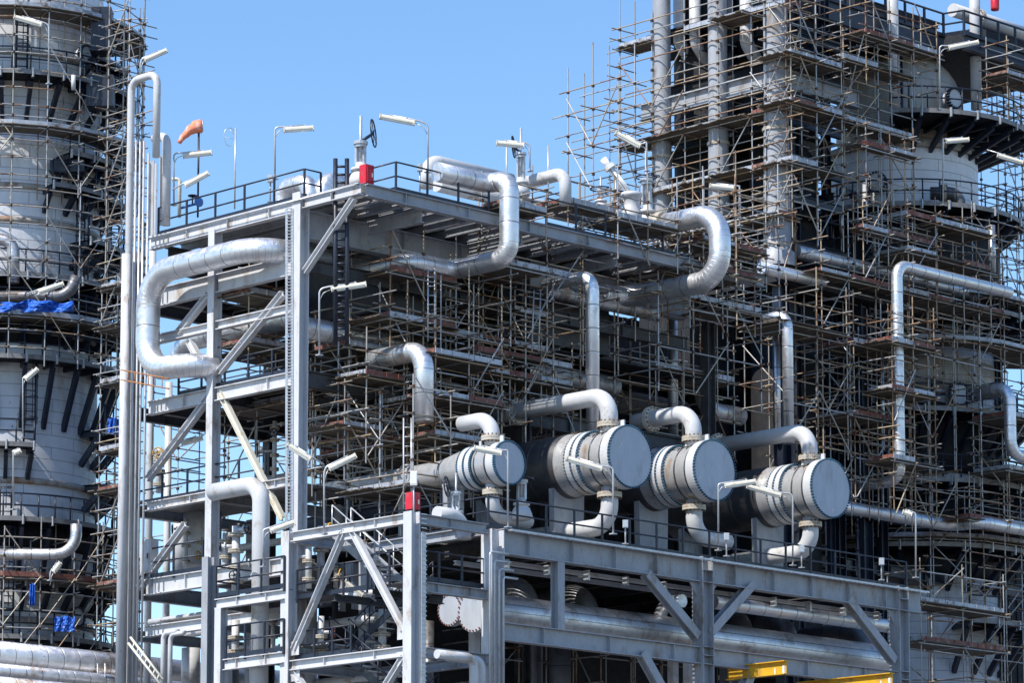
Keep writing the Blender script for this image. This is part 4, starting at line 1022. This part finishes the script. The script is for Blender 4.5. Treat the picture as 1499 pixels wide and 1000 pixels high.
pipe('dark silver pipe above the blue sheet on the left tower', wpath([(-20, 434), (100, 434), (113, 405)], tw-5.4), .26, 'dpipe', .8, group=GT)
pipe('white riser pipe under the top platform of the left tower', wpath([(108, 110), (108, 131)], tw-5.6), .1, 'pipew', group=GT)
# dark equipment boxes on the right flank of the tower
for px, py, w_, h_, lab in ((100, 245, 1.5, .5, 'dark steel box mounted on the right flank of the left tower'), (150, 45, .9, 2.0, 'dark upright cabinet on the right of the left tower near the top'), (148, 135, 1.2, 1.4, 'dark steel box below the top platform of the left tower')):
    p = on('w', tw-3.5, px, py); b = MB(); b.bar(p-RT*w_/2, p+RT*w_/2, .5, h_/2); b.bar(p-RT*w_/2-ZZ*h_/2-RT*.05-ZZ*.03, p+RT*w_/2-ZZ*h_/2+RT*.05-ZZ*.03, .55, .028); tag(b.build('equipment_box', 'navy'), lab, 'equipment box', 'dark boxes on the left tower')
# tarpaulins: crumpled sheets
def tarp(label, px0, px1, py0, py1, w, seed, hang=False):
    rng = random.Random(seed); b = MB(); nu, nv = 26, 9; vs = []
    for i in range(nu+1):
        for j in range(nv+1):
            u, v = i/nu, j/nv; q = on('w', w+(.25 if px1-px0 > 60 else .05)*math.sin(u*17+v*3)+(.12 if px1-px0 > 60 else .05)*rng.uniform(-1, 1), px0+(px1-px0)*u, py0+(py1-py0)*v+ (4*math.sin(u*9)+3*math.sin(u*23+1))*(1 if px1-px0 > 60 else .6)*(1-v)*.5)
            vs.append(q)
    fs = [(i*(nv+1)+j, (i+1)*(nv+1)+j, (i+1)*(nv+1)+j+1, i*(nv+1)+j+1) for i in range(nu) for j in range(nv)]
    m2 = [v+FW*.02 for v in vs]; n = len(vs); b.add(vs+m2, [f[::-1] for f in fs]+[tuple(k+n for k in f) for f in fs]); tag(b.build('tarpaulin', 'tarp'), label, 'tarpaulin', 'blue tarpaulins on the left tower')
tarp('long crumpled blue tarpaulin tied along a scaffold of the left tower', -8, 108, 441, 457, tw-6.3, 1)
tarp('small blue tarpaulin bundled right of the left tower', 158, 176, 612, 636, tw-6.6, 2)
tarp('narrow blue tarpaulin hanging below the rusty round scaffold', 43, 52, 855, 887, tw-6.7, 3)
tarp('blue tarpaulin over a box on the lowest platform of the left tower', 80, 110, 903, 925, tw-6.0, 4)
# round scaffolds on the left tower
zf = lambda py, r=6.3: zfront(TLc, py, r)
ring_scaffold('scaffold with planked decks around the top of the left tower', TLc, 4.7, 6.1, FACE-20, FACE+112, zf(265), zf(-40), [zf(182), zf(8)], 15, 3, .45)
ring_scaffold('scaffold with a planked deck around the left tower at the blue tarpaulin', TLc, 4.7, 6.3, FACE-20, FACE+112, zf(520), zf(270), [zf(462)], 15, 4, .3)
ring_scaffold('scaffold with rusty toe boards near the foot of the left tower', TLc, 4.7, 6.3, FACE-20, FACE+112, zf(985), zf(770), [zf(846)], 14, 5, .4, 'rtoe')

# lattice scaffold tower between the left tower and the vent pipe
scaffold('dark scaffold tower right of the left tower, seen against the sky at the top', 190, 160, 212, [62, 120, 195, 270, 345], -30, 395, y0=33, rusty=.25, seed=11, brace=.9, pl=False, over=.9)
scaffold('dark scaffold tower low between the left tower and the white pole', 182, 150, 205, [420, 480, 560, 660, 720, 860], 400, 930, y0=32, rusty=.25, seed=12, brace=.8, pl=True, over=.5)
scaffold('open scaffold seen through the lower left bays', 262, 225, 330, [600, 690], 560, 800, y0=30, rusty=.2, seed=13, brace=.6, pl=False)
scaffold('scaffold behind the lower left railing seen against the sky', 380, 335, 440, [640, 740], 600, 860, y0=20, rusty=.2, seed=14, brace=.8, pl=False)

# ================================================================== right tower
tr = 42.0
TRc = tower_axis(1325, tr); RR = 116/(FPX/(DIST+tr)); RB = 137/(FPX/(DIST+tr))
mr = V3((TRc[0], TRc[1], 0)); zf2 = lambda py, r: zfront(TRc, py, r)
t2 = thing('column_tower', 'thick round column tower with a domed top wrapped in scaffold at the right', 'tower', (TRc[0], TRc[1], 0))
za, zb2, zc2, zd2 = zf2(425, RB), zf2(207, RR), zf2(143, RR*.74), zf2(76, 0)
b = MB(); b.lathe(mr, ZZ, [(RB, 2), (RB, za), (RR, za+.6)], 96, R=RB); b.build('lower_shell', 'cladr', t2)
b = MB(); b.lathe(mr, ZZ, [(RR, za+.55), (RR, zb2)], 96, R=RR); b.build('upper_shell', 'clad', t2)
b = MB(); b.lathe(mr, ZZ, [(RR+.12, zb2-.25), (RR+.2, zb2-.2), (RR+.2, zb2+.05), (RR*.78, zb2+.5)], 96); b.build('shoulder', 'band', t2)
rd = RR*.82
prof = [(RR*.78, zb2+.45), (rd, zb2+.9), (rd, zc2)]+[(rd*math.cos(a), zc2+(zd2-zc2)*math.sin(a)) for a in [PI/2*k/10 for k in range(1, 11)]]
b = MB(); b.lathe(mr, ZZ, prof, 96, R=rd); b.build('dome', 'cladb', t2)
for py, r, h in ((545, RB, 1.5), (665, RB, .9)):
    z = zf2(py, r); b = MB(); b.lathe(mr, ZZ, [(r+.01, z-h/2), (r+.03, z-h/2), (r+.03, z+h/2), (r+.01, z+h/2)], 96, R=r); b.build('cladding_band', 'cladb', t2)
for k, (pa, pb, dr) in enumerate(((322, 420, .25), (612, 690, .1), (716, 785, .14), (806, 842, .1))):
    b = MB(); b.lathe(mr, ZZ, [(RB+.001, zf2(pb, RB)), (RB+dr, zf2(pb, RB)+.01), (RB+dr, zf2(pa, RB)), (RB+.001, zf2(pa, RB)+.01)], 72, R=RB); b.build('added_dark_skirt', 'dark', t2)  # near-black skirts added, standing in for the shadow between platforms
platform(t2, TRc, rd, 6.0, zf2(163, 5.6), FACE-10, FACE+95, 1.5)
platform(t2, TRc, RR, 5.6, zf2(296, 5.6), FACE-62, FACE+95, 1.6)
platform(t2, TRc, RB, 5.9, zf2(596, 5.9), FACE-50, FACE+95, 1.6)
platform(t2, TRc, RB, 5.9, zf2(700, 5.9), FACE-40, FACE+95, 1.6)
platform(t2, TRc, RB, 5.9, zf2(905, 5.9), FACE+22, FACE+95, 2.2)
platform(t2, TRc, RB, 6.1, zf2(445, 6.1), FACE-55, FACE+95, 1.4)  # ring platform added to shade the shell below it
platform(t2, TRc, RB, 6.1, zf2(795, 6.1), FACE-50, FACE+60, 1.8)  # lower ring added for its shade as well
manway(t2, TRc, rd, 1388, 147, .46); manway(t2, TRc, RB, 1484, 875, .6) if False else None
manway(t2, TRc, RR, 1282, 270, .45); manway(t2, TRc, RB, 1385, 580, .5)
for px, py, a, lab in ((1385, 283, 0, 'dark flanged elbow nozzle on the right tower at its round platform'), (1238, 283, 1, 'small dark nozzle at the left of the right tower platform')):
    q = on('w', tr-4.6, px, py); pipe(lab, [q+RT*(-.7 if a == 0 else -.3), q+RT*.6, q+RT*.6-ZZ*.6], .3 if a == 0 else .2, 'dpipe', .5, flanges=[(q-RT*.1, RT, .42 if a == 0 else .3)], group='nozzles on the right tower')
pipe('dark pipe leaving the right tower to the elbow at the right edge', wpath([(1372, 590), (1470, 568)], 38.5), .36, 'dpipe', group='nozzles on the right tower')
q, e = on_shell(TRc, rd, FACE-8, zf2(250, rd), .5); t, e = on_shell(TRc, rd, FACE-8, zf2(80, rd), .5); ladder(q, t, e.cross(ZZ), .5, t2, 'navy', .06)
# navy steel platform at the upper right
nv = thing('upper_platform', 'dark navy steel platform with railings across the upper right corner', 'platform', on('w', 44, 1350, 60))
P0 = on('y', 12, 1207, 4); z = P0.z; xk = along(P0, 'x', px=1382).x
b = MB(); b.box(P0.x, xk, P0.y+.1, P0.y+9, z-.5, z-.35); b.build('deck', 'dark', nv)
b = MB(); b.ibeam((P0.x, P0.y, z-.3), (xk, P0.y, z-.3), .95, .3); b.ibeam((P0.x, P0.y+.2, z-.3), (P0.x, P0.y+9, z-.3), .95, .3); b.build('edge_beam', 'navy', nv)
p5 = V3((xk, P0.y, z)); p6 = along(p5+V3((0, 0, 0)), 'x', px=1530)
b = MB(); b.ibeam((xk+.02, P0.y-1.2, z-.3), (p6.x, P0.y-1.2, z-.3), .7, .3); b.build('edge_beam', 'navy', nv)
b = MB(); b.box(xk, p6.x, P0.y-1.1, P0.y+9, z-.55, z-.4); b.build('deck', 'dark', nv)
railing([(P0.x+.1, P0.y, z+.2), (xk, P0.y, z+.2), (xk, P0.y-1.2, z+.1), (p6.x, P0.y-1.2, z+.1)], nv, 1.1, 1.3, rr=.05)
for px, py, w_, h_ in ((1265, 75, 6, 3.2), (1425, 95, 3, 2.6)):
    p = on('y', 16.5, px, py); b = MB(); b.box(p.x-w_/2, p.x+w_/2, p.y-2, p.y+2, p.z-h_/2, p.z+h_/2); b.build('dark_backing', 'dark', nv)  # boxes added as dark backing behind the platform
for px in (1308, 1428):
    p = on('y', 11.5, px, 50); b = MB(); b.tube([p-ZZ*3.6, p+ZZ*5], .26, 14); b.build('column', 'pipew', nv)
pipe('cream pipe behind the railing in the upper right corner', path(('y', 12.5, 1395, 14), 'x1520'), .32, 'pipew', flanges=[(along(on('y', 12.5, 1395, 14), 'x', px=1432), (1, 0, 0), .45)], group='pipes in the upper right corner')
p = on('y', 9.5, 1457, 12); root = thing('fire_extinguisher', 'red extinguisher bottle hanging at the top right edge', 'extinguisher', p)
b = MB(); b.lathe(p-ZZ*.1, ZZ, [(0, 0), (.18, .02), (.2, .1), (.2, .62), (.12, .75), (.05, .8), (.05, .9), (0, .9)], 16); b.build('bottle', 'red', root)
b = MB(); b.bar(p+ZZ*.85, p+ZZ*.85-RT*.2, .02, .03); b.build('handle', 'navy', root)

# ================================================================== reactor structure with three fat columns (right of centre)
rs = thing('reactor_structure', 'tall structure on fat round columns behind dense scaffold, upper right of centre', 'steel structure', (30, 10, 0))
kx, ky = 30.2, 10.4
zk = lambda px, py: zX(kx, px, py)
for px, r in ((1137, .52), (1052, .42), (970, .40)):
    p = on('x', kx, px, 200); b = MB(); z = 0; b.lathe((p.x, p.y, 0), ZZ, [(r*1.5, on('x', kx, 1137, 392).z), (r*1.5, on('x', kx, 1137, 372).z), (r*1.15, on('x', kx, 1137, 368).z), (r*1.12, on('x', kx, 1137, 300).z), (r, on('x', kx, 1137, 130).z), (r, 54)], 28, R=r); b.build('column', 'steel', rs)
    for zz in (zX(kx, 1137, 360), zX(kx, 1137, 190)):
        c = MB(); c.disc((p.x, p.y, zz), ZZ, r*1.18, .14, 28); c.build('collar', 'flange', rs)
p0 = on('x', kx, 1137, 200); p1_ = on('x', kx, 935, 200)
for py in (112,):
    z = zX(kx, 1137, py); c = MB(); c.ibeam((kx+.2, p0.y+.55, z), (kx+.2, p1_.y, z), .75, .4); c.build('beam', 'steel', rs)
    c = MB(); c.ibeam((kx+.6, p0.y, z), (kx+5.5, p0.y, z), .75, .4); c.build('beam', 'steel', rs)
xq = along(V3((kx, p0.y+1.3, 40)), 'x', px=1212).x; 
for xx, yy, r in ((kx+3.4, p0.y+2.6, 1.5), (kx+3.2, p0.y+6.6, 1.7), (kx+7.5, p0.y+8.5, 1.6)):
    b = MB(); b.lathe((xx, yy, 0), ZZ, [(r, 20), (r, 56)], 36, R=r); b.build('dark_core', 'dark', rs)  # dark cylinders added to fill the black behind the fat columns
for py in (20, 75, 150, 215, 262, 330):
    z = zX(kx, 1137, py)
    for dx in (1.5, 4.2): c = MB(); c.ibeam((kx+dx, p0.y+.4, z), (kx+dx, p1_.y, z), .4, .25); c.build('inner_beam', 'dark', rs)
    c = MB(); c.ibeam((kx+.3, p0.y+.5, z-.45), (xq, p0.y+.5, z-.45), .35, .2); c.build('inner_beam', 'navy', rs)
for dx, dy in ((2.2, .9), (2.4, 4.6), (4.3, .9), (4.3, 6.2)):
    c = MB(); c.ibeam((kx+dx, p0.y+dy, 20), (kx+dx, p0.y+dy, 54), .35, .3); c.build('inner_post', 'navy', rs)
zb0 = on('x', kx, 1137, 394).z; b = MB(); b.box(kx-.6, kx+7, p0.y-.7, p1_.y+.5, zb0-.7, zb0-.02); b.build('base_beam', 'dark', rs)
for dx, yy in ((0.2, p0.y), (.2, p1_.y-1), (5.5, p0.y), (5.5, p1_.y-1)):
    c = MB(); c.ibeam((kx+dx, yy, 0), (kx+dx, yy, zb0-.71), .6, .5); c.build('post', 'navy', rs)
for py in (-5, 180, 300):
    z = zX(kx, 1137, py); b = MB(); b.box(kx+.5, xq, p0.y+.6, p1_.y, z, z+.08); b.build('floor_plate', 'dark', rs)
for px, r, lab in ((995, .28, 'grey pipe between the fat columns, left'), (1018, .26, 'grey pipe between the fat columns, middle'), (1093, .3, 'grey pipe between the fat columns, right')):
    p = on('x', kx+1.2, px, 30); pipe(lab, [p+ZZ*3, p-ZZ*1.0, p-ZZ*1.0+V3((.9, 0, -.9))], r, 'pipew', .6, group='pipes between the fat columns')
c = MB(); c.bar(on('y', ky+.4, 1160, 180), on('y', ky+.4, 1215, 262), .2, .3); c.build('brace', 'dsteel', rs)
# dark backdrop walls, added so the inside of the plant stays black
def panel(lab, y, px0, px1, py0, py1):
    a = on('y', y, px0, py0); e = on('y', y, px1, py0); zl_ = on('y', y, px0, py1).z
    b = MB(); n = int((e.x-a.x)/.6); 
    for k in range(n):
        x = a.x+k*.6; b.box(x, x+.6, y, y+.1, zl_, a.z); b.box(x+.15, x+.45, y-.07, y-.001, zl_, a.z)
    tag(b.build('dark_backdrop', 'dark'), lab, 'wall', 'dark backdrop walls added behind the plant')
panel('added dark ribbed backdrop behind the central scaffolds and pipes', 22, 476, 1003, 372, 1010)
panel('added dark ribbed backdrop behind the right half of the plant', 24, 985, 1262, 330, 1010)
panel('added dark ribbed backdrop low behind the stair flights', 16, 470, 720, 800, 1020)
panel('added dark ribbed backdrop at the lower right behind the scaffolds', 26, 1255, 1560, 640, 1020)
# big dark boxes added inside the structure to keep its depth dark
for lab, y, px0, px1, py0, py1, d in (('long dark filler box added inside the structure, behind the fat pipes', 15, 480, 985, 395, 450, 3), ('lower dark filler box added inside the structure, above the exchangers', 14, 560, 1050, 520, 600, 3), ('dark filler box added behind the right-hand exchangers', 14, 1010, 1240, 440, 560, 3)):
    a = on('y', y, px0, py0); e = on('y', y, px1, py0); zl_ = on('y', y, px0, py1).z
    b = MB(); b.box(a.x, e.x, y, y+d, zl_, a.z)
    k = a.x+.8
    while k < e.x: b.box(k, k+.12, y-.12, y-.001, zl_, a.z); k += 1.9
    tag(b.build('dark_filler_box', 'dark'), lab, 'equipment casing', 'dark filler boxes added inside the plant')

# ================================================================== scaffolds
S = scaffold
S('scaffold with a planked deck just left of the red box, under the long grey pipe', 605, 462, 660, [713], 560, 785, y0=4.4, seed=21, rusty=.2)
S('tall three-deck scaffold wrapped round the silver elbow in the centre', 638, 556, 735, [522, 583, 642], 395, 720, y0=5.0, seed=22, rusty=.3, deep=2.6)
S('scaffold with a bracketed deck right of the main column', 537, 455, 592, [553], 500, 660, y0=6.6, seed=23, rusty=.25)
S('scaffold deck with rusty boards under the silver pipe loop below the top deck', 572, 515, 668, [400, 468], 340, 500, y0=7.0, seed=24, rusty=.4, toe='rtoe')
S('scaffold with a long deck below the top deck, left of the vertical silver pipe', 748, 655, 905, [392], 300, 500, y0=5.6, seed=25, rusty=.4, deep=2.4)
S('scaffold with low decks in the middle, above the longest white pipe', 700, 640, 838, [518, 545], 470, 600, y0=7.0, seed=26, rusty=.35)
S('scaffold with a wide deck under the thick silver bend', 964, 905, 1114, [430], 345, 560, y0=5.8, seed=27, rusty=.3, deep=2.4)
S('scaffold with a small rusty deck above the third exchanger pipe', 960, 885, 1075, [541], 470, 650, y0=8.4, seed=28, rusty=.55)
S('scaffold with a short deck left of the big right-hand deck', 1152, 1090, 1240, [474], 400, 640, y0=7.4, seed=29, rusty=.35)
S('scaffold with a big planked deck and red-brown toe boards right of the thick silver bend', 1203, 1125, 1470, [402], 320, 740, y0=8.0, seed=30, rusty=.4, toe='rtoe', deep=3.0)
S('scaffold cage around the dropping silver pipe at the right', 1306, 1270, 1368, [503, 573, 675], 440, 745, y0=6.4, seed=31, rusty=.5, bay=1.6)
S('scaffold with two decks at the right edge around the elbow pipe', 1476, 1425, 1560, [612, 690], 540, 780, y0=7.2, seed=32, rusty=.45)
S('scaffold with a cranked deck over the lower right', 1420, 1362, 1570, [762], 700, 1010, y0=7.6, seed=33, rusty=.5, bay=2.2, lift=1.4)
S('scaffold with thin decks at the bottom right in front of the tower shell', 1348, 1300, 1470, [885, 942], 830, 1020, y0=5.0, seed=35, rusty=.45, brace=.8, bay=2.3, lift=1.6, guard=False)
S('open scaffold rising behind the right-hand exchanger', 1215, 1160, 1300, [545, 640], 470, 740, y0=9.0, seed=37, rusty=.4, pl=False)
S('open scaffold behind the largest exchanger pipe', 800, 740, 900, [560, 640], 450, 700, y0=10.0, seed=38, rusty=.3, pl=False)
S('scaffold inside the left bays of the structure behind the bracing', 405, 325, 445, [445, 480], 395, 560, y0=13.5, seed=39, rusty=.2, brace=.4)
S('scaffold deck hanging inside the left bays above the lower railing', 425, 330, 470, [575, 590], 560, 700, y0=11.0, seed=40, rusty=.2, brace=.7)
S('scaffold low inside the structure behind the smallest exchanger', 560, 470, 640, [640], 590, 760, y0=11.5, seed=41, rusty=.25, brace=.8)
S('scaffold around the rising silver pipe at the front of the top deck', 742, 706, 800, [303], 255, 330, y0=4.4, seed=42, rusty=.7, toe='rtoe', bay=1.6)
S('scaffold on the top deck behind the railing, right of the hooked pipe', 832, 780, 900, [300], 240, 330, y0=6.0, seed=43, rusty=.5)
S('scaffold along the right half of the top deck edge, with a board deck', 905, 850, 992, [322], 245, 372, y0=4.6, seed=47, rusty=.5, bay=1.5)
S('scaffold hung below the right half of the top deck edge', 1010, 930, 1105, [392], 330, 470, y0=4.7, seed=48, rusty=.5)
S('scaffold with a deck right of the fat columns above the hooked silver pipe', 1330, 1280, 1450, [370, 318], 290, 470, y0=7.4, seed=49, rusty=.5, bay=2.0)
S('scaffold with a small deck at the right end of the top deck', 1030, 985, 1122, [356], 250, 400, y0=4.6, seed=44, rusty=.3)
S('open scaffold under the platform between the drums and the ground', 880, 800, 1010, [935], 905, 1020, y0=5.5, seed=45, rusty=.35)
S('scaffold under the stair structure at the bottom', 690, 640, 760, [960], 900, 1020, y0=8, seed=46, rusty=.3, pl=False)
# the dense scaffold round the fat columns
S('dense scaffold with long decks on the left face of the fat columns, top right', 1150, 908, 1172, [8, 160, 240], -40, 300, y0=8.6, seed=51, rusty=.42, brace=.7, bay=1.9, toe='toe', lift=.5, over=.9)
S('dense scaffold between the fat columns below the long decks', 1140, 925, 1165, [318], 290, 400, y0=8.9, seed=52, rusty=.42, brace=.6, bay=2.0)
S('dense scaffold on the right face of the fat columns, top right', 1158, 1120, 1232, [82, 152, 238], -30, 330, y0=8.2, seed=53, rusty=.42, brace=.6, bay=2.0, lift=.6, over=.8)
S('open scaffold without decks standing out to the left against the sky', 906, 832, 930, [150, 205], 95, 262, y0=16.5, seed=54, rusty=.3, brace=.9, pl=False, over=1.2, bay=1.7, guard=False)
S('small cantilevered scaffold deck under the navy platform at the upper right', 1268, 1245, 1372, [52], -10, 120, y0=8.0, seed=55, rusty=.4)
S('scaffold with a small deck hanging in front of the right tower', 1268, 1255, 1338, [216], 180, 340, y0=7.6, seed=56, rusty=.55, toe='rtoe', bay=1.6)
S('scaffold with a rusty board in front of the right tower below its platform', 1264, 1250, 1372, [338], 300, 400, y0=7.6, seed=57, rusty=.55, toe='rtoe')
S('scaffold with boards at two heights between the fat columns and the right tower', 1235, 1205, 1335, [88, 178], 40, 260, y0=8.4, seed=79, rusty=.5, guard=False, bay=2.2)
S('dark open scaffold right of the right tower seen against the sky', 1470, 1435, 1520, [150, 235, 300], 80, 420, y0=13, seed=58, rusty=.15, brace=.9, pl=False)
ring_scaffold('scaffold around the right tower between its round platforms', TRc, 4.8, 6.2, FACE-60, FACE+95, zf2(560, 6), zf2(310, 6), [zf2(430, 6), zf2(500, 6)], 14, 61, .35)
ring_scaffold('scaffold around the foot of the right tower at the lower right', TRc, 4.8, 6.2, FACE-40, FACE+95, zf2(1010, 6), zf2(700, 6), [zf2(790, 6)], 24, 62, .5, lift=1.7, brace=.5)
print('objects', len(bpy.data.objects))

df = thing('added_dark_frame', 'dark steel frame added behind the right-hand scaffolds and exchangers', 'steel frame', (29, 11, 0))  # frame added to darken the bays behind the scaffolds
for px in (1165, 1228, 1290, 1400, 1462):
    q = on('y', 11.0, px, 700); c = MB(); c.ibeam((q.x, q.y, 6), (q.x, q.y, on('y', 11.0, px, 440).z), .45, .4); c.build('column', 'navy', df)
for py in (455, 560, 645, 735, 815):
    a = on('y', 11.0, 1165, py); e = along(a, 'x', px=1520); c = MB(); c.ibeam(a, e, .5, .3, ZZ, .03, .035, 2.4); c.build('beam', 'navy', df)
    b = MB(); b.box(a.x-.5, e.x, 11.2, 13.5, a.z+.26, a.z+.30); b.build('floor_plate', 'dark', df)
railing([on('y', 10.9, 1165, 560)+ZZ*.3, along(on('y', 10.9, 1165, 560), 'x', px=1520)+ZZ*.3], df, 1.1, 1.6)
railing([on('y', 10.9, 1165, 735)+ZZ*.3, along(on('y', 10.9, 1165, 735), 'x', px=1520)+ZZ*.3], df, 1.1, 1.6)
S('scaffold with a pale deck edge in the top right corner under the navy platform', 1475, 1445, 1600, [112], 60, 200, y0=9.4, seed=71, rusty=.3, brace=.7)
S('scaffold in the dark bay above the right-hand exchanger, with bright tubes', 1250, 1195, 1330, [505, 610], 430, 720, y0=7.8, seed=74, rusty=.4, brace=.8)
S('scaffold standing in front of the thick silver bend on the right', 1078, 1015, 1140, [318, 440], 240, 470, y0=4.2, seed=76, rusty=.4, brace=.5, pl=False)
S('scaffold with bright tubes over the dark floor left of the vertical silver pipe', 770, 690, 850, [470, 575], 400, 640, y0=6.2, seed=77, rusty=.25, brace=.9, pl=False)
S('scaffold in the shade right of the navy ladder', 512, 462, 600, [510, 610], 440, 700, y0=8.6, seed=78, rusty=.25, brace=.6)

# instrument and valve clusters on the lower left floors
def manifold(label, base, h, seed, r=.12, m='pipew'):
    rng = random.Random(seed); q = V3(base); root = thing('valve_manifold', label, 'valves', q, 'valve clusters on the lower left floors')
    b = MB(); b.tube([q, q+ZZ*h], r, 10); z = .3
    b.build('riser', m, root)
    while z < h-.2:
        f = MB(); f.disc(q+ZZ*z, ZZ, r*2.0, .05, 14); f.disc(q+ZZ*(z+.07), ZZ, r*2.0, .05, 14); f.build('flange', 'flange', root)
        if rng.random() < .75:
            a = rng.choice([RT, -RT, -FW, -FW+RT]); a = a.normalized(); e = q+ZZ*(z+.2)+a*rng.uniform(.35, .7)
            s = MB(); s.tube([q+ZZ*(z+.2), e], r*.55, 8); s.disc(e-a*.12, a, r*1.1, .05, 12); s.build('branch', m, root)
            w = MB(); handwheel(w, e+a*.06, a, rng.uniform(.13, .22)); w.build('handwheel', rng.choice(['navy', 'navy', 'rbolt', 'yellow']), root)
        z += rng.uniform(.4, .7)
    return root
for k, (px, py, x, h, lab) in enumerate(((272, 835, 4.0, 2.0, 'valve cluster on a riser at the far left of the lower left floor'), (330, 850, 3.5, 1.8, 'valve cluster on a riser left of the white square-bend pipe'), (345, 865, 1.5, 2.4, 'valve cluster against the dark post beside the white pipe'), (402, 700, 5.0, 2.2, 'valve cluster on a riser above the middle left floor'), (452, 862, 2.2, 2.0, 'rusty flanged valve cluster right of the stair column'), (470, 866, 3.0, 2.4, 'valve cluster behind the left stair brace'), (492, 862, 4.4, 1.6, 'small valve cluster behind the stair brace apex'), (470, 968, 1.2, 1.6, 'valve cluster low behind the left stair brace'), (345, 968, 1.4, 1.5, 'valve cluster on the lowest small side platform'), (400, 968, 2.6, 1.8, 'second valve cluster on the lowest small side platform'), (233, 722, 4.2, 1.8, 'valve cluster seen against the sky by the left railing'), (560, 962, 2.4, 1.7, 'valve cluster under the stair landing'))):
    manifold(lab, on('x', x, px, py), h, 100+k, rng_r[k % 3] if False else (.09, .12, .15)[k % 3])
for k, (x, pa, pya, pb, r, lab) in enumerate(((5.5, 430, 790, 225, .14, 'grey pipe running through the lower left bays at railing height'), (4.5, 440, 880, 220, .12, 'grey pipe running under the lower left floor beam'), (6.5, 440, 905, 220, .18, 'grey pipe low in the lower left bays'), (7.5, 470, 690, 240, .13, 'grey pipe crossing the middle left bays'), (3.0, 590, 862, 440, .12, 'grey pipe crossing behind the stair braces'), (3.4, 590, 900, 440, .16, 'second grey pipe crossing behind the stair braces'), (3.2, 600, 985, 440, .14, 'grey pipe crossing low behind the stairs'))):
    a = on('x', x, pa, pya); pipe(lab, [a, along(a, 'y', px=pb)], r, 'pipew', group='pipes through the lower left bays')
for k, (px, py, x, w_, h_, mm, lab) in enumerate(((213, 815, 1.8, .6, 1.3, 'steelw', 'pale grey cabinet beside the white pole above the lower left floor'), (505, 850, 4.5, .9, 1.2, 'steel', 'grey control cabinet behind the stair brace apex'), (425, 815, 3.0, .5, .8, 'steelw', 'pale instrument cabinet at the corner of the side platform'))):
    q = on('x', x, px, py); root = thing('control_cabinet', lab, 'cabinet', q, 'control cabinets')
    b = MB(); b.box(q.x, q.x+.4, q.y-w_/2, q.y+w_/2, q.z-h_/2, q.z+h_/2); b.build('body', mm, root)
    b = MB(); b.box(q.x-.025, q.x-.002, q.y-w_/2+.05, q.y+w_/2-.05, q.z-h_/2+.06, q.z+h_/2-.06); d_ = b.build('door', mm, root)
    b = MB(); b.box(q.x-.06, q.x-.026, q.y-w_/2+.1, q.y-w_/2+.14, q.z-.1, q.z+.1); b.build('handle', 'navy', d_)
    b = MB(); b.box(q.x+.05, q.x+.35, q.y-w_/2+.06, q.y-w_/2+.12, q.z-h_/2-.5, q.z-h_/2-.002); b.box(q.x+.05, q.x+.35, q.y+w_/2-.12, q.y+w_/2-.06, q.z-h_/2-.5, q.z-h_/2-.002); b.build('stand', 'steel', root)

S('scaffold with two brown decks above the long grey pipe, right of the main column', 575, 470, 690, [600, 655], 520, 720, y0=7.6, seed=81, rusty=.5)
S('scaffold with a single deck close to the right side of the main column', 505, 458, 560, [628], 560, 700, y0=7.2, seed=82, rusty=.4)
S('scaffold with brown boards inside the left bays above the bracing', 365, 322, 425, [432, 505], 395, 560, y0=11.5, seed=83, rusty=.4, bay=1.5)
S('scaffold with long brown boards in the middle of the structure below the top deck', 660, 560, 800, [440, 492], 390, 560, y0=7.8, seed=84, rusty=.5)
